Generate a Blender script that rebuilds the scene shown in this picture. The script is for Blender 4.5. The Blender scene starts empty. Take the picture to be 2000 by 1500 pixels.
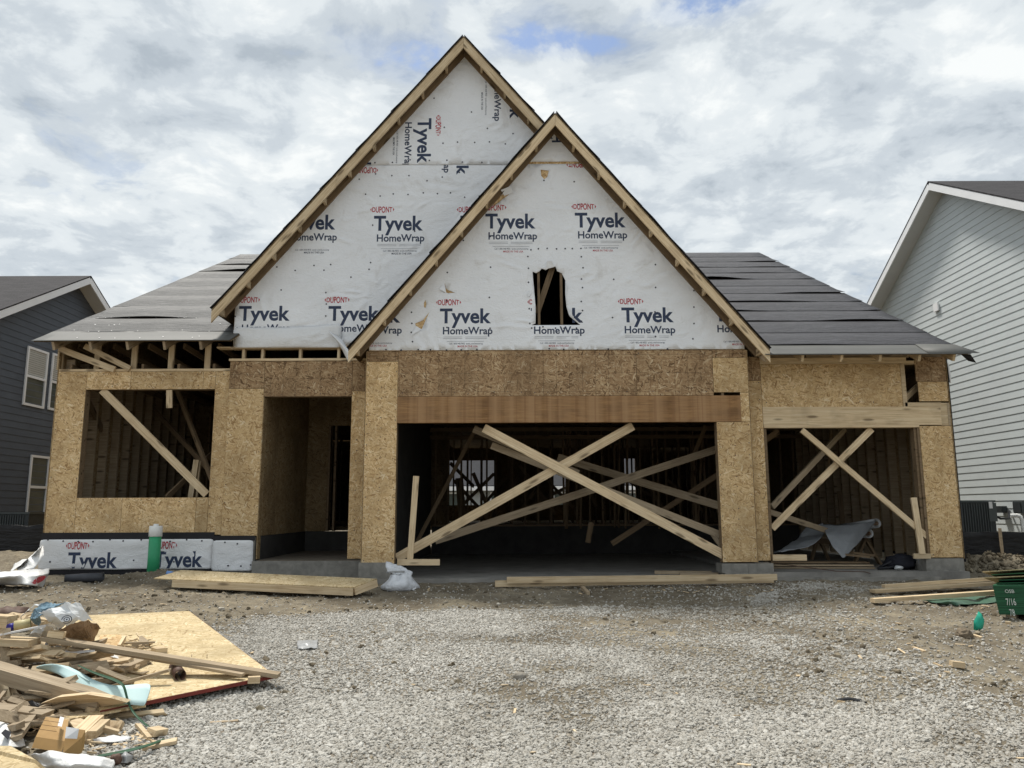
import bpy, bmesh, math, random
import numpy as np
from mathutils import Vector, Matrix, noise
from mathutils import geometry as mgeo
random.seed(7)
R = math.radians
V = Vector
S = bpy.context.scene
COL = S.collection

# ------------------------------------------------------------------ camera
F = 1520.0                       # focal length in pixels of the 2000 px wide photograph
EYE = V((0, 0, 1.0)); PITCH = R(9.23); ROLL = R(0.22)
FW = V((0, math.cos(PITCH), math.sin(PITCH)))
UP0 = V((0, -math.sin(PITCH), math.cos(PITCH))); RT0 = V((1, 0, 0))
RT = RT0 * math.cos(ROLL) - UP0 * math.sin(ROLL)
UP = UP0 * math.cos(ROLL) + RT0 * math.sin(ROLL)
cd = bpy.data.cameras.new('camera'); cam = bpy.data.objects.new('camera', cd); COL.objects.link(cam)
cd.sensor_width = 36; cd.lens = F / 2000 * 36; cd.clip_end = 3000; cd.clip_start = 0.05
m = Matrix((RT, UP, -FW)).transposed().to_4x4(); m.translation = EYE
cam.matrix_world = m
S.camera = cam

# ------------------------------------------------------------------ sky and sun
SUN_EL, SUN_AZ = R(66), R(-40)          # azimuth from +Y (behind the house) towards -X (left)
sun_dir = V((math.sin(SUN_AZ) * math.cos(SUN_EL), math.cos(SUN_AZ) * math.cos(SUN_EL), math.sin(SUN_EL)))
world = bpy.data.worlds.new('World'); S.world = world; world.use_nodes = True
N, L = world.node_tree.nodes, world.node_tree.links
N.clear()
def wn(t, **k):
    n = N.new(t)
    for a, b in k.items(): setattr(n, a, b)
    return n
def wmath(op, a, b=None, clamp=False):
    n = wn('ShaderNodeMath', operation=op, use_clamp=clamp)
    for i, v in enumerate((a, b)):
        if v is None: continue
        if isinstance(v, (int, float)): n.inputs[i].default_value = v
        else: L.new(v, n.inputs[i])
    return n.outputs[0]
def wramp(fac, stops, interp='EASE'):
    n = wn('ShaderNodeValToRGB'); cr = n.color_ramp; cr.interpolation = interp
    while len(cr.elements) > 1: cr.elements.remove(cr.elements[-1])
    for i, (p, c) in enumerate(stops):
        e = cr.elements[0] if i == 0 else cr.elements.new(p)
        e.position = p; e.color = (*c, 1) if not isinstance(c, (int, float)) else (c, c, c, 1)
    L.new(fac, n.inputs[0]); return n.outputs[0]
sky = wn('ShaderNodeTexSky', sky_type='NISHITA', sun_disc=False, sun_elevation=SUN_EL, sun_rotation=SUN_AZ,
         air_density=1.0, dust_density=1.2, ozone_density=1.2)
tc = wn('ShaderNodeTexCoord'); sep = wn('ShaderNodeSeparateXYZ'); L.new(tc.outputs['Generated'], sep.inputs[0])
zc = wmath('ADD', wmath('MAXIMUM', sep.outputs[2], 0.0), 0.16)
cx = wmath('DIVIDE', sep.outputs[0], zc); cy = wmath('DIVIDE', sep.outputs[1], zc)
cv = wn('ShaderNodeCombineXYZ'); L.new(cx, cv.inputs[0]); L.new(cy, cv.inputs[1])
def wnoise(scale, detail, rough, dist=0.0, off=(0, 0, 0)):
    mp = wn('ShaderNodeMapping'); mp.inputs['Location'].default_value = off; L.new(cv.outputs[0], mp.inputs[0])
    n = wn('ShaderNodeTexNoise'); n.inputs['Scale'].default_value = scale; n.inputs['Detail'].default_value = detail
    n.inputs['Roughness'].default_value = rough; n.inputs['Distortion'].default_value = dist
    L.new(mp.outputs[0], n.inputs['Vector']); return n.outputs['Fac']
big = wnoise(1.15, 9, 0.56, 0.35, (3.1, 7.7, 0))
fine = wnoise(5.8, 9, 0.60, 0.25, (11.3, 2.9, 4))
shade = wnoise(2.9, 7, 0.55, 0.3, (5.2, 1.4, 9))
dens = wmath('ADD', wmath('MULTIPLY', big, 0.60), wmath('MULTIPLY', fine, 0.40))
def gap(gx_, gy_, rx_, ry_, depth):          # a break in the cloud deck, at a point of the deck's plane
    a_ = wmath('DIVIDE', wmath('SUBTRACT', cx, gx_), rx_); b_ = wmath('DIVIDE', wmath('SUBTRACT', cy, gy_), ry_)
    r2 = wmath('ADD', wmath('MULTIPLY', a_, a_), wmath('MULTIPLY', b_, b_))
    return wmath('MULTIPLY', wmath('POWER', 2.718, wmath('MULTIPLY', r2, -1.0)), -depth)
for q_ in ((0.07, 1.20, 0.15, 0.05, 0.12), (0.27, 1.13, 0.09, 0.035, 0.10), (-0.55, 1.52, 0.22, 0.06, 0.06), (0.40, 1.08, 0.18, 0.04, 0.09)): dens = wmath('ADD', dens, gap(*q_))
cover = wramp(dens, [(0.325, 0.0), (0.385, 0.8), (0.44, 1.0)])
tone = wmath('ADD', wmath('MULTIPLY', shade, 0.42), wmath('MULTIPLY', fine, 0.58))
ccol = wramp(tone, [(0.36, (3.0, 3.4, 3.8)), (0.45, (4.0, 4.4, 4.75)), (0.53, (5.1, 5.45, 5.65)), (0.62, (6.2, 6.4, 6.4))])
mix = wn('ShaderNodeMix', data_type='RGBA'); L.new(cover, mix.inputs[0])
L.new(sky.outputs[0], mix.inputs[6]); L.new(ccol, mix.inputs[7])
bg = wn('ShaderNodeBackground'); bg.inputs['Strength'].default_value = 0.1
L.new(mix.outputs[2], bg.inputs['Color'])
wo = wn('ShaderNodeOutputWorld'); L.new(bg.outputs[0], wo.inputs[0])

sl = bpy.data.lights.new('sun', 'SUN'); sl.energy = 2.8; sl.angle = R(8); sl.color = (1.0, 0.95, 0.87)
so = bpy.data.objects.new('sun', sl); COL.objects.link(so)
so.rotation_euler = sun_dir.to_track_quat('Z', 'Y').to_euler(); so.location = (0, 0, 40)

S.view_settings.view_transform = 'Standard'; S.view_settings.look = 'None'
S.view_settings.gamma = 1; S.view_settings.use_curve_mapping = False
S.view_settings.exposure = 0.62
S.cycles.use_denoising = True
S.cycles.max_bounces = 8; S.cycles.diffuse_bounces = 5

# ------------------------------------------------------------------ from photograph pixel to point in the place
def ray(px, py): return FW * F + RT * (px - 1000) + UP * (750 - py)
def PY(px, py, Y): d = ray(px, py); return EYE + d * (Y / d.y)
def PX(px, py, X): d = ray(px, py); return EYE + d * (X / d.x)

def _h(ix, iy, s):
    n = (ix * 374761393 + iy * 668265263 + s * 1274126177) & 0xFFFFFFFF
    n = ((n ^ (n >> 13)) * 1274126177) & 0xFFFFFFFF
    return ((n ^ (n >> 16)) & 0xFFFF) / 65535.0
def vn(x, y, s=0):
    x = np.asarray(x, float); y = np.asarray(y, float)
    ix = np.floor(x).astype(np.int64); iy = np.floor(y).astype(np.int64)
    fx = x - ix; fy = y - iy; fx = fx * fx * (3 - 2 * fx); fy = fy * fy * (3 - 2 * fy)
    a = _h(ix, iy, s); b = _h(ix + 1, iy, s); c = _h(ix, iy + 1, s); d = _h(ix + 1, iy + 1, s)
    return (a * (1 - fx) + b * fx) * (1 - fy) + (c * (1 - fx) + d * fx) * fy
def fbm(x, y, s=0, o=4, g=0.5):
    t = 0; a = 1; n = 0
    for i in range(o):
        t = t + a * vn(x * 2 ** i + 17.3 * i, y * 2 ** i - 9.1 * i, s + i); n += a; a *= g
    return t / n
def sst(a, b, x):
    t = np.clip((np.asarray(x, float) - a) / (b - a), 0, 1); return t * t * (3 - 2 * t)

def drift(x, y):
    """how thick the gravel lies: raked thin and worn through in places, mostly to the right"""
    f = 0.6 * fbm(x * 0.62 + 3.1, y * 0.85, 91, 3) + 0.4 * fbm(x * 2.3, y * 2.6, 97, 3)
    f = f + 0.13 * sst(0.3, -1.6, x)
    return sst(0.36, 0.60, f)
def gravel_mask(x, y):
    x = np.asarray(x, float); y = np.asarray(y, float)
    w = (fbm(x * 0.9, y * 0.9, 31, 4) - 0.5)
    left = np.interp(y, [0, 4.6, 5.2, 6.2, 7.0, 8.0, 8.8, 9.6, 11], [-1.9, -2.3, -2.5, -2.2, -2.6, -2.9, -2.5, -1.9, -1.4])
    right = np.interp(y, [0, 4.6, 5.4, 6.3, 8, 9.6, 10.2, 11.6], [7.0, 5.0, 3.5, 2.5, 2.5, 3.1, 3.6, 4.6])
    top = np.interp(x, [-3, -1.8, 0, 2.9, 3.6, 4.6, 6], [8.8, 9.3, 9.75, 9.8, 11.5, 11.5, 10.8])
    mk = sst(-0.5, 0.35, x - left + w * 1.4) * sst(-1.9, 1.3, right - x + w * 3.0) * sst(-0.3, 0.3, top - y + w * 1.2)
    patch = sst(0.53, 0.66, fbm(x * 0.75 + 5, y * 1.1, 77, 4)) * (0.45 + 0.55 * sst(0.2, 1.0, x))
    return mk * (1 - 0.9 * patch)
def height(x, y):
    x = np.asarray(x, float); y = np.asarray(y, float)
    z = -0.05 - 0.042 * np.maximum(0, 11.8 - np.maximum(y, -6))
    z = z + 0.12 * sst(-3.4, -5.2, x) * sst(9.0, 11.6, y) * (1 - sst(-8, -12, x) * 0.3)
    z = z + 0.10 * sst(-2.4, -4.0, x) * sst(4.2, 6.5, y) * sst(11, 8.5, y)
    z = z + 0.23 * sst(6.9, 7.4, x) * sst(12.3, 14.6, y)
    z = z + 0.25 * sst(-7.4, -8.2, x) * sst(12.0, 14.0, y)
    z = z + 0.05 * np.exp(-((x - 9.2) / 1.8) ** 2 - ((y - 13.7) / 0.5) ** 2)
    z = z + 0.10 * np.exp(-((x + 5.0) / 0.7) ** 2 - ((y - 11.5) / 0.3) ** 2)
    g = gravel_mask(x, y)
    near = sst(-11, -9, x) * sst(11.5, 9.5, x) * sst(2.5, 3.5, y) * sst(17, 15.4, y)
    rough = 0.07 * (fbm(x * 1.3, y * 1.3, 3, 4) - 0.5) + 0.055 * (np.abs(fbm(x * 4.5, y * 4.5, 9, 4, 0.6) - 0.5) * 2 - 0.25)
    rough = rough + 0.05 * (fbm(x * 11, y * 11, 15, 3, 0.6) - 0.5) * sst(1.5, 4.0, np.abs(x))
    soft = 0.05 * (fbm(x * 0.8, y * 0.8, 3, 3) - 0.5) + 0.012 * (fbm(x * 9, y * 9, 12, 3) - 0.5)
    rut = 0.05 * np.exp(-((x - 4.1 - 0.25 * (y - 6)) / 0.35) ** 2) * sst(8.5, 7.5, y)
    z = z + near * (rough * (1 - g) + soft * g - rut * (1 - g))
    inside = sst(-7.36, -7.3, x) * sst(6.85, 6.8, x) * sst(12.15, 12.3, y) * sst(29.6, 29.3, y)
    return z - 0.25 * inside
def gz(x, y): return float(height(x, y))
_gy = np.arange(3.0, 30, 0.06)
def G(px, py, h=0.0):
    d = ray(px, py); k = d / d.y
    below = (EYE.z + k.z * _gy) < height(k.x * _gy, _gy) + h
    hi = float(_gy[int(np.argmax(below))]) if below.any() else 30.0
    yy = np.linspace(hi - 0.06, hi, 25)
    below = (EYE.z + k.z * yy) < height(k.x * yy, yy) + h
    hi = float(yy[int(np.argmax(below))]) if below.any() else hi
    return EYE + k * hi

# ------------------------------------------------------------------ object helpers
WM = {}
def link(o, world=None, parent=None):
    world = world or Matrix.Identity(4)
    COL.objects.link(o); o.matrix_basis = world; WM[o.name] = world.copy()
    if parent is not None:
        o.parent = parent; o.matrix_parent_inverse = WM[parent.name].inverted()
    return o
def tag(o, label=None, cat=None, group=None, kind=None):
    if label: o['label'] = label
    if cat: o['category'] = cat
    if group: o['group'] = group
    if kind: o['kind'] = kind
    return o
def thing(name, label, cat, loc=(0, 0, 0), group=None):
    o = bpy.data.objects.new(name, None); o.empty_display_size = 0.2
    link(o, Matrix.Translation(V(loc))); return tag(o, label, cat, group)
def meshobj(name, verts, faces, mat, parent=None, smooth=False, origin=None):
    verts = [V(v) for v in verts]
    if origin is None:
        origin = sum(verts, V((0, 0, 0))) / len(verts)
    origin = V(origin)
    me = bpy.data.meshes.new(name); me.from_pydata([tuple(v - origin) for v in verts], [], faces)
    me.materials.append(mat)
    if smooth: me.polygons.foreach_set('use_smooth', [True] * len(me.polygons))
    me.update()
    return link(bpy.data.objects.new(name, me), Matrix.Translation(origin), parent)
_cache = {}
BF = [(0, 3, 2, 1), (4, 5, 6, 7), (0, 1, 5, 4), (1, 2, 6, 5), (2, 3, 7, 6), (3, 0, 4, 7)]
def boxmesh(dx, dy, dz, mat, ch=0.0):
    k = ('b', round(dx, 3), round(dy, 3), round(dz, 3), mat.name)
    if k not in _cache:
        me = bpy.data.meshes.new('box')
        x, y, z = dx / 2, dy / 2, dz / 2
        me.from_pydata([(-x, -y, -z), (x, -y, -z), (x, y, -z), (-x, y, -z), (-x, -y, z), (x, -y, z), (x, y, z), (-x, y, z)], [], BF)
        me.materials.append(mat); _cache[k] = me
    return _cache[k]
def box(name, lo, hi, mat, parent=None):
    lo = V(lo); hi = V(hi); d = hi - lo
    return link(bpy.data.objects.new(name, boxmesh(d.x, d.y, d.z, mat)), Matrix.Translation((lo + hi) / 2), parent)
def beam(name, p0, p1, w, t, mat, parent=None, up=(0, 0, 1)):
    """a board from p0 to p1: w across (towards up), t thick"""
    p0 = V(p0); p1 = V(p1); x = (p1 - p0); ln = x.length; x.normalize()
    u = V(up); z = (u - x * u.dot(x))
    if z.length < 1e-4: z = V((0, 1, 0)) - x * x.y
    z.normalize(); y = z.cross(x)
    M = Matrix((x, y, z)).transposed().to_4x4(); M.translation = (p0 + p1) / 2
    return link(bpy.data.objects.new(name, boxmesh(ln, t, w, mat)), M, parent)
def skewboard(name, pts, off, xdir, mat, parent=None):
    """board from its face outline, its grain along xdir"""
    pts = [V(p) for p in pts]; off = V(off); n = len(pts); c = sum(pts, V((0, 0, 0))) / n
    x = V(xdir).normalized(); y = off.normalized(); z = x.cross(y).normalized()
    Mx = Matrix((x, y, z)).transposed().to_4x4(); Mx.translation = c; iv = Mx.inverted()
    vs = [iv @ p for p in pts] + [iv @ (p + off) for p in pts]
    bm = bmesh.new(); b = [bm.verts.new(v) for v in vs]
    bm.faces.new(b[:n]); bm.faces.new(b[:n - 1:-1])
    for i in range(n): bm.faces.new((b[i], b[(i + 1) % n], b[(i + 1) % n + n], b[i + n]))
    bmesh.ops.recalc_face_normals(bm, faces=bm.faces)
    me = bpy.data.meshes.new(name); bm.to_mesh(me); bm.free(); me.materials.append(mat)
    return link(bpy.data.objects.new(name, me), Mx, parent)
def prism(name, pts, off, mat, parent=None):
    pts = [V(p) for p in pts]; off = V(off); n = len(pts)
    vs = pts + [p + off for p in pts]
    fs = [tuple(range(n)), tuple(range(2 * n - 1, n - 1, -1))] + [(i + n, (i + 1) % n + n, (i + 1) % n, i) for i in range(n)]
    o = meshobj(name, vs, fs, mat, parent)
    bm = bmesh.new(); bm.from_mesh(o.data); bmesh.ops.recalc_face_normals(bm, faces=bm.faces); bm.to_mesh(o.data); bm.free()
    return o
def grid(name, rows, mat, parent=None, solid=0.004, sub=2, smooth=True):
    """a bent sheet from rows of points"""
    nr, nc = len(rows), len(rows[0])
    vs = [V(p) for r in rows for p in r]
    fs = [(i * nc + j, i * nc + j + 1, (i + 1) * nc + j + 1, (i + 1) * nc + j) for i in range(nr - 1) for j in range(nc - 1)]
    o = meshobj(name, vs, fs, mat, parent, smooth)
    if sub:
        md = o.modifiers.new('sub', 'SUBSURF'); md.levels = sub; md.render_levels = sub
    if solid:
        md = o.modifiers.new('solid', 'SOLIDIFY'); md.thickness = solid; md.offset = 0
    return o
def cgrid(name, rows, mat, parent=None, n=7, amp=.012, freq=9.0, solid=.003, smooth=True, seed=0):
    """a crumpled sheet: straight between its points, with creases"""
    rows = [[V(p) for p in r] for r in rows]; nr, nc = len(rows), len(rows[0]); out = []
    for i in range((nr - 1) * n + 1):
        a = min(i // n, nr - 2); f = i / n - a; r = []
        for j in range((nc - 1) * n + 1):
            b = min(j // n, nc - 2); g = j / n - b
            p = (rows[a][b] * (1 - g) + rows[a][b + 1] * g) * (1 - f) + (rows[a + 1][b] * (1 - g) + rows[a + 1][b + 1] * g) * f
            q = p * freq + V((seed, seed * 2.3, 0))
            d = abs(noise.noise(q)) * 1.3 - .35 + .4 * noise.noise(q * 2.7)
            r.append(p + V((.25 * noise.noise(q + V((9, 0, 0))), -.5 * d, d)) * amp)
        out.append(r)
    return grid(name, out, mat, parent, solid, 0, smooth)
def tube(name, pts, r, mat, parent=None, n=10, caps=True, r1=None, hollow=False):
    pts = [V(p) for p in pts]; vs = []; fs = []
    k = len(pts)
    prev = None
    for i, p in enumerate(pts):
        t = (pts[min(i + 1, k - 1)] - pts[max(i - 1, 0)]).normalized()
        a = V((0, 0, 1)) if abs(t.z) < 0.9 else V((1, 0, 0))
        if prev is not None: a = prev
        u = (a - t * a.dot(t)).normalized(); prev = u; w = t.cross(u)
        rr = r if r1 is None else r + (r1 - r) * i / (k - 1)
        vs += [p + (u * math.cos(2 * math.pi * j / n) + w * math.sin(2 * math.pi * j / n)) * rr for j in range(n)]
    for i in range(k - 1):
        for j in range(n):
            fs.append((i * n + j, i * n + (j + 1) % n, (i + 1) * n + (j + 1) % n, (i + 1) * n + j))
    if caps and not hollow: fs += [tuple(range(n - 1, -1, -1)), tuple(range((k - 1) * n, k * n))]
    o = meshobj(name, vs, fs, mat, parent)
    for p in o.data.polygons: p.use_smooth = len(p.vertices) == 4
    if hollow:
        md = o.modifiers.new('wall', 'SOLIDIFY'); md.thickness = r * 0.12; md.offset = -1
    return o
def lathe(name, prof, c, mat, parent=None, n=28):
    c = V(c); vs = []; fs = []
    for r, z in prof:
        vs += [c + V((r * math.cos(2 * math.pi * j / n), r * math.sin(2 * math.pi * j / n), z)) for j in range(n)]
    for i in range(len(prof) - 1):
        for j in range(n): fs.append((i * n + j, i * n + (j + 1) % n, (i + 1) * n + (j + 1) % n, (i + 1) * n + j))
    fs += [tuple(range(n - 1, -1, -1)), tuple(range((len(prof) - 1) * n, len(prof) * n))]
    o = meshobj(name, vs, fs, mat, parent)
    for p in o.data.polygons: p.use_smooth = len(p.vertices) == 4
    return o
def lump(name, c, rad, mat, parent=None, seed=0, amp=0.25, freq=2.0, sub=3, flat=None, smooth=True):
    bm = bmesh.new(); bmesh.ops.create_icosphere(bm, subdivisions=sub, radius=1)
    for v in bm.verts:
        d = 1 + amp * noise.fractal(v.co * freq + V((seed * 7.3, seed, -seed)), 0.6, 2.0, 4)
        v.co = V((v.co.x * rad[0] * d, v.co.y * rad[1] * d, v.co.z * rad[2] * d))
        if flat is not None and v.co.z < flat: v.co.z = flat
    me = bpy.data.meshes.new(name); bm.to_mesh(me); bm.free(); me.materials.append(mat)
    if smooth: me.polygons.foreach_set('use_smooth', [True] * len(me.polygons))
    return link(bpy.data.objects.new(name, me), Matrix.Translation(V(c)), parent)

# ------------------------------------------------------------------ materials
class MT:
    def __init__(s, name, rough=0.8, spec=0.3):
        s.m = bpy.data.materials.new(name); s.m.use_nodes = True
        s.N = s.m.node_tree.nodes; s.L = s.m.node_tree.links
        s.b = s.N['Principled BSDF']; s.b.inputs['Roughness'].default_value = rough
        s.b.inputs['Specular IOR Level'].default_value = spec
        s._tc = None
    def n(s, t, **k):
        x = s.N.new(t)
        for a, b in k.items(): setattr(x, a, b)
        return x
    def put(s, sock, v):
        if isinstance(v, bpy.types.NodeSocket): s.L.new(v, sock)
        elif isinstance(v, (tuple, list)) and len(v) == 3 and sock.type == 'RGBA': sock.default_value = (*v, 1)
        else: sock.default_value = v
    def obj(s):
        if not s._tc:
            s._tc = s.n('ShaderNodeTexCoord'); s._oi = s.n('ShaderNodeObjectInfo')
        return s._tc.outputs['Object']
    def rnd(s): s.obj(); return s._oi.outputs['Random']
    def off(s):
        """object coordinates shifted by a random amount per object"""
        cx = s.n('ShaderNodeCombineXYZ')
        for i, k in enumerate((41.0, 23.0, 67.0)): s.L.new(s.math('MULTIPLY', s.rnd(), k), cx.inputs[i])
        return s.vm('ADD', s.obj(), cx.outputs[0])
    def math(s, op, a, b=None, clamp=False):
        x = s.n('ShaderNodeMath', operation=op, use_clamp=clamp); s.put(x.inputs[0], a)
        if b is not None: s.put(x.inputs[1], b)
        return x.outputs[0]
    def vm(s, op, a, b):
        x = s.n('ShaderNodeVectorMath', operation=op); s.put(x.inputs[0], a); s.put(x.inputs[1], b); return x.outputs[0]
    def noise(s, vec, scale, detail=4, rough=0.55, dist=0.0, typ=None, out='Fac'):
        x = s.n('ShaderNodeTexNoise')
        if typ: x.noise_type = typ
        s.put(x.inputs['Vector'], vec); x.inputs['Scale'].default_value = scale; x.inputs['Detail'].default_value = detail
        x.inputs['Roughness'].default_value = rough; x.inputs['Distortion'].default_value = dist
        return x.outputs[out]
    def ramp(s, fac, stops, interp='LINEAR'):
        x = s.n('ShaderNodeValToRGB'); cr = x.color_ramp; cr.interpolation = interp
        while len(cr.elements) > 1: cr.elements.remove(cr.elements[-1])
        for i, (p, c) in enumerate(stops):
            e = cr.elements[0] if i == 0 else cr.elements.new(p)
            e.position = p; e.color = (c, c, c, 1) if isinstance(c, (int, float)) else (*c, 1)
        s.put(x.inputs[0], fac); return x.outputs[0]
    def mix(s, fac, a, b, blend='MIX'):
        x = s.n('ShaderNodeMix', data_type='RGBA', blend_type=blend); s.put(x.inputs[0], fac); s.put(x.inputs[6], a); s.put(x.inputs[7], b)
        return x.outputs[2]
    def bump(s, h, strength=0.3, dist=0.01):
        x = s.n('ShaderNodeBump'); x.inputs['Strength'].default_value = strength; x.inputs['Distance'].default_value = dist
        s.put(x.inputs['Height'], h); s.L.new(x.outputs[0], s.b.inputs['Normal'])
    def base(s, v): s.put(s.b.inputs['Base Color'], v); return s.m

def flat(name, c, rough=0.7, var=0.12, scale=6.0, bump=0.0, spec=0.3):
    t = MT(name, rough, spec); f = t.noise(t.off(), scale, 5, 0.6)
    lo = tuple(x * (1 - var) for x in c); hi = tuple(min(1, x * (1 + var)) for x in c)
    if bump: t.bump(t.noise(t.off(), scale * 6, 4), bump, 0.004)
    return t.base(t.ramp(f, [(0.3, lo), (0.7, hi)]))

def lumber(name, dark, mid, light, knots=True):
    t = MT(name, 0.75, 0.25); o = t.off()
    st = t.vm('MULTIPLY', o, (0.9, 22.0, 22.0))
    g = t.noise(st, 2.2, 5, 0.6, 0.8)
    g2 = t.noise(t.vm('MULTIPLY', o, (2.0, 80.0, 80.0)), 2.0, 3)
    f = t.math('ADD', t.math('MULTIPLY', g, 0.75), t.math('MULTIPLY', g2, 0.25))
    c = t.ramp(f, [(0.28, dark), (0.5, mid), (0.72, light)])
    br = t.math('ADD', t.math('MULTIPLY', t.rnd(), 0.36), 0.80)
    hs = t.n('ShaderNodeHueSaturation'); t.put(hs.inputs['Value'], br); t.put(hs.inputs['Color'], c); c = hs.outputs[0]
    if knots:
        v = t.n('ShaderNodeTexVoronoi'); t.put(v.inputs['Vector'], t.vm('MULTIPLY', o, (2.2, 9.0, 9.0))); v.inputs['Scale'].default_value = 1.0
        k = t.ramp(v.outputs['Distance'], [(0.12, 1.0), (0.24, 0.0)])
        c = t.mix(t.math('MULTIPLY', k, 0.75), c, tuple(x * 0.35 for x in dark))
    dirt = t.ramp(t.noise(o, 3.0, 4), [(0.5, 0.0), (0.75, 0.35)])
    c = t.mix(dirt, c, tuple(x * 0.6 for x in dark))
    t.bump(f, 0.25, 0.003)
    return t.base(c)

def osb(name, cols, axis='Y', lines=False, size=1.0):
    """pressed wood strands: three crossing layers of long cells, the highest one showing"""
    t = MT(name, 0.8, 0.2); o = t.off()
    w = t.noise(o, 7.0, 2, out='Color')
    o2 = t.vm('ADD', o, t.vm('MULTIPLY', w, (0.05, 0.05, 0.05)))
    hh, tt = None, None
    for i, (a, la, lb) in enumerate(((0.25, 8.5, 40), (1.25, 7.5, 34), (2.2, 9, 44), (2.85, 7, 36))):
        r = t.n('ShaderNodeVectorRotate', rotation_type='%s_AXIS' % axis); t.put(r.inputs['Vector'], o2); r.inputs['Angle'].default_value = a
        sc = (la, 16, lb) if axis == 'Y' else ((la, lb, 16) if axis == 'Z' else (16, la, lb))
        v = t.n('ShaderNodeTexVoronoi'); t.put(v.inputs['Vector'], t.vm('MULTIPLY', r.outputs[0], tuple(q / size for q in sc))); v.inputs['Scale'].default_value = 1.0
        sp = t.n('ShaderNodeSeparateColor'); t.put(sp.inputs[0], v.outputs['Color'])
        h, c = sp.outputs[1], sp.outputs[0]
        if hh is None: hh, tt = h, c
        else:
            gt = t.math('GREATER_THAN', h, hh)
            x = t.n('ShaderNodeMix', data_type='FLOAT'); t.put(x.inputs[0], gt); t.put(x.inputs[2], tt); t.put(x.inputs[3], c)
            tt = x.outputs[0]; hh = t.math('MAXIMUM', hh, h)
    c = t.ramp(tt, [(0.0, cols[0]), (0.22, cols[1]), (0.6, cols[2]), (0.92, cols[3]), (1.0, cols[4])])
    lg = t.noise(o, 1.6, 4, 0.6)
    c = t.mix(t.ramp(lg, [(0.36, 0.5), (0.54, 0.0)]), c, tuple(x * 0.62 for x in cols[1]))
    stn = t.ramp(t.noise(t.vm('MULTIPLY', o, (2.6, 2.6, 0.7)), 1.6, 5, 0.6, 0.5), [(0.52, 0.0), (0.68, 0.42)])
    c = t.mix(stn, c, tuple(x * 0.75 for x in cols[1]))
    sp = t.ramp(t.noise(o, 26.0, 2), [(0.70, 0.0), (0.76, 0.7)])
    c = t.mix(sp, c, tuple(x * 0.45 for x in cols[0]))
    hs = t.n('ShaderNodeHueSaturation'); t.put(hs.inputs['Value'], t.math('ADD', t.math('MULTIPLY', t.rnd(), 0.26), 0.87)); t.put(hs.inputs['Color'], c); c = hs.outputs[0]
    if lines:                                   # the factory-printed nailing grid
        sx = t.n('ShaderNodeSeparateXYZ'); t.put(sx.inputs[0], t.obj())
        for q, p in ((0, 0.203), (2, 0.29)):
            fr = t.math('FRACT', t.math('ADD', t.math('DIVIDE', sx.outputs[q], p), 50.5))
            ln = t.math('LESS_THAN', t.math('ABSOLUTE', t.math('SUBTRACT', fr, 0.5)), 0.02 if q == 0 else 0.014)
            br = t.math('GREATER_THAN', t.noise(t.off(), 5.0, 2), 0.42)
            c = t.mix(t.math('MULTIPLY', t.math('MULTIPLY', ln, br), 0.42), c, (0.03, 0.02, 0.015))
    t.bump(hh, 0.35, 0.004)
    return t.base(c)

def wrapmat(name, dirt=1.0, col=(0.86, 0.88, 0.91)):
    t = MT(name, 0.5, 0.35); o = t.obj()
    cre = t.noise(t.vm('MULTIPLY', o, (0.8, 1.0, 1.3)), 1.5, 4, 0.5, 2.4, 'RIDGED_MULTIFRACTAL')
    w2 = t.noise(t.vm('MULTIPLY', o, (1.0, 1.0, 1.6)), 8.0, 4, 0.6, 2.2)
    d = t.ramp(t.noise(o, 2.3, 7, 0.68, 0.6), [(0.57, 0.0), (0.76, 0.45 * dirt)])
    sp = t.ramp(t.noise(o, 17.0, 5, 0.7), [(0.66, 0.0), (0.74, 0.5 * dirt)])
    cl = t.ramp(t.noise(o, 1.3, 5), [(0.35, tuple(x * 0.92 for x in col)), (0.7, col)])
    c = t.mix(d, cl, (0.42, 0.38, 0.32))
    c = t.mix(t.math('MULTIPLY', sp, t.ramp(t.noise(o, 0.9, 3), [(0.42, 0.0), (0.6, 1.0)])), c, (0.22, 0.18, 0.13))
    t.bump(t.math('ADD', t.math('MULTIPLY', cre, 0.8), t.math('MULTIPLY', w2, 0.26)), 0.8, 0.05)
    return t.base(c)

M = {}
OSB_L = [(0.30, 0.18, 0.078), (0.52, 0.348, 0.17), (0.645, 0.462, 0.245), (0.725, 0.55, 0.325), (0.79, 0.655, 0.44)]
OSB_D = [(0.125, 0.073, 0.038), (0.285, 0.18, 0.095), (0.39, 0.258, 0.142), (0.475, 0.34, 0.195), (0.59, 0.46, 0.30)]
M['osb'] = osb('osb_light', OSB_L, 'Y', False, 0.62)
M['osb_dark'] = osb('osb_weathered', OSB_D, 'Y', True, 0.68)
M['osb_x'] = osb('osb_side_shaded', [tuple(0.52 * q for q in c) for c in OSB_L], 'X', False, 0.65)  # light sheathing colours scaled down to put side and porch shade into them
M['osb_in'] = osb('osb_inside_shaded', [tuple(0.38 * q for q in c) for c in OSB_L], 'Y', False, 0.65)  # same sheathing, darkened further to carry the indoor shade in its colour
M['osb_z'] = osb('osb_flat', [(0.30, 0.21, 0.105), (0.45, 0.35, 0.195), (0.53, 0.425, 0.255), (0.59, 0.485, 0.31), (0.66, 0.57, 0.39)], 'Z', False, 0.5)
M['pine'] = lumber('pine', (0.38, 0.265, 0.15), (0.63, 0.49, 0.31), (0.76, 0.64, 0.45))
M['pine_old'] = lumber('pine_weathered', (0.22, 0.165, 0.105), (0.35, 0.275, 0.185), (0.47, 0.385, 0.275))
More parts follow.
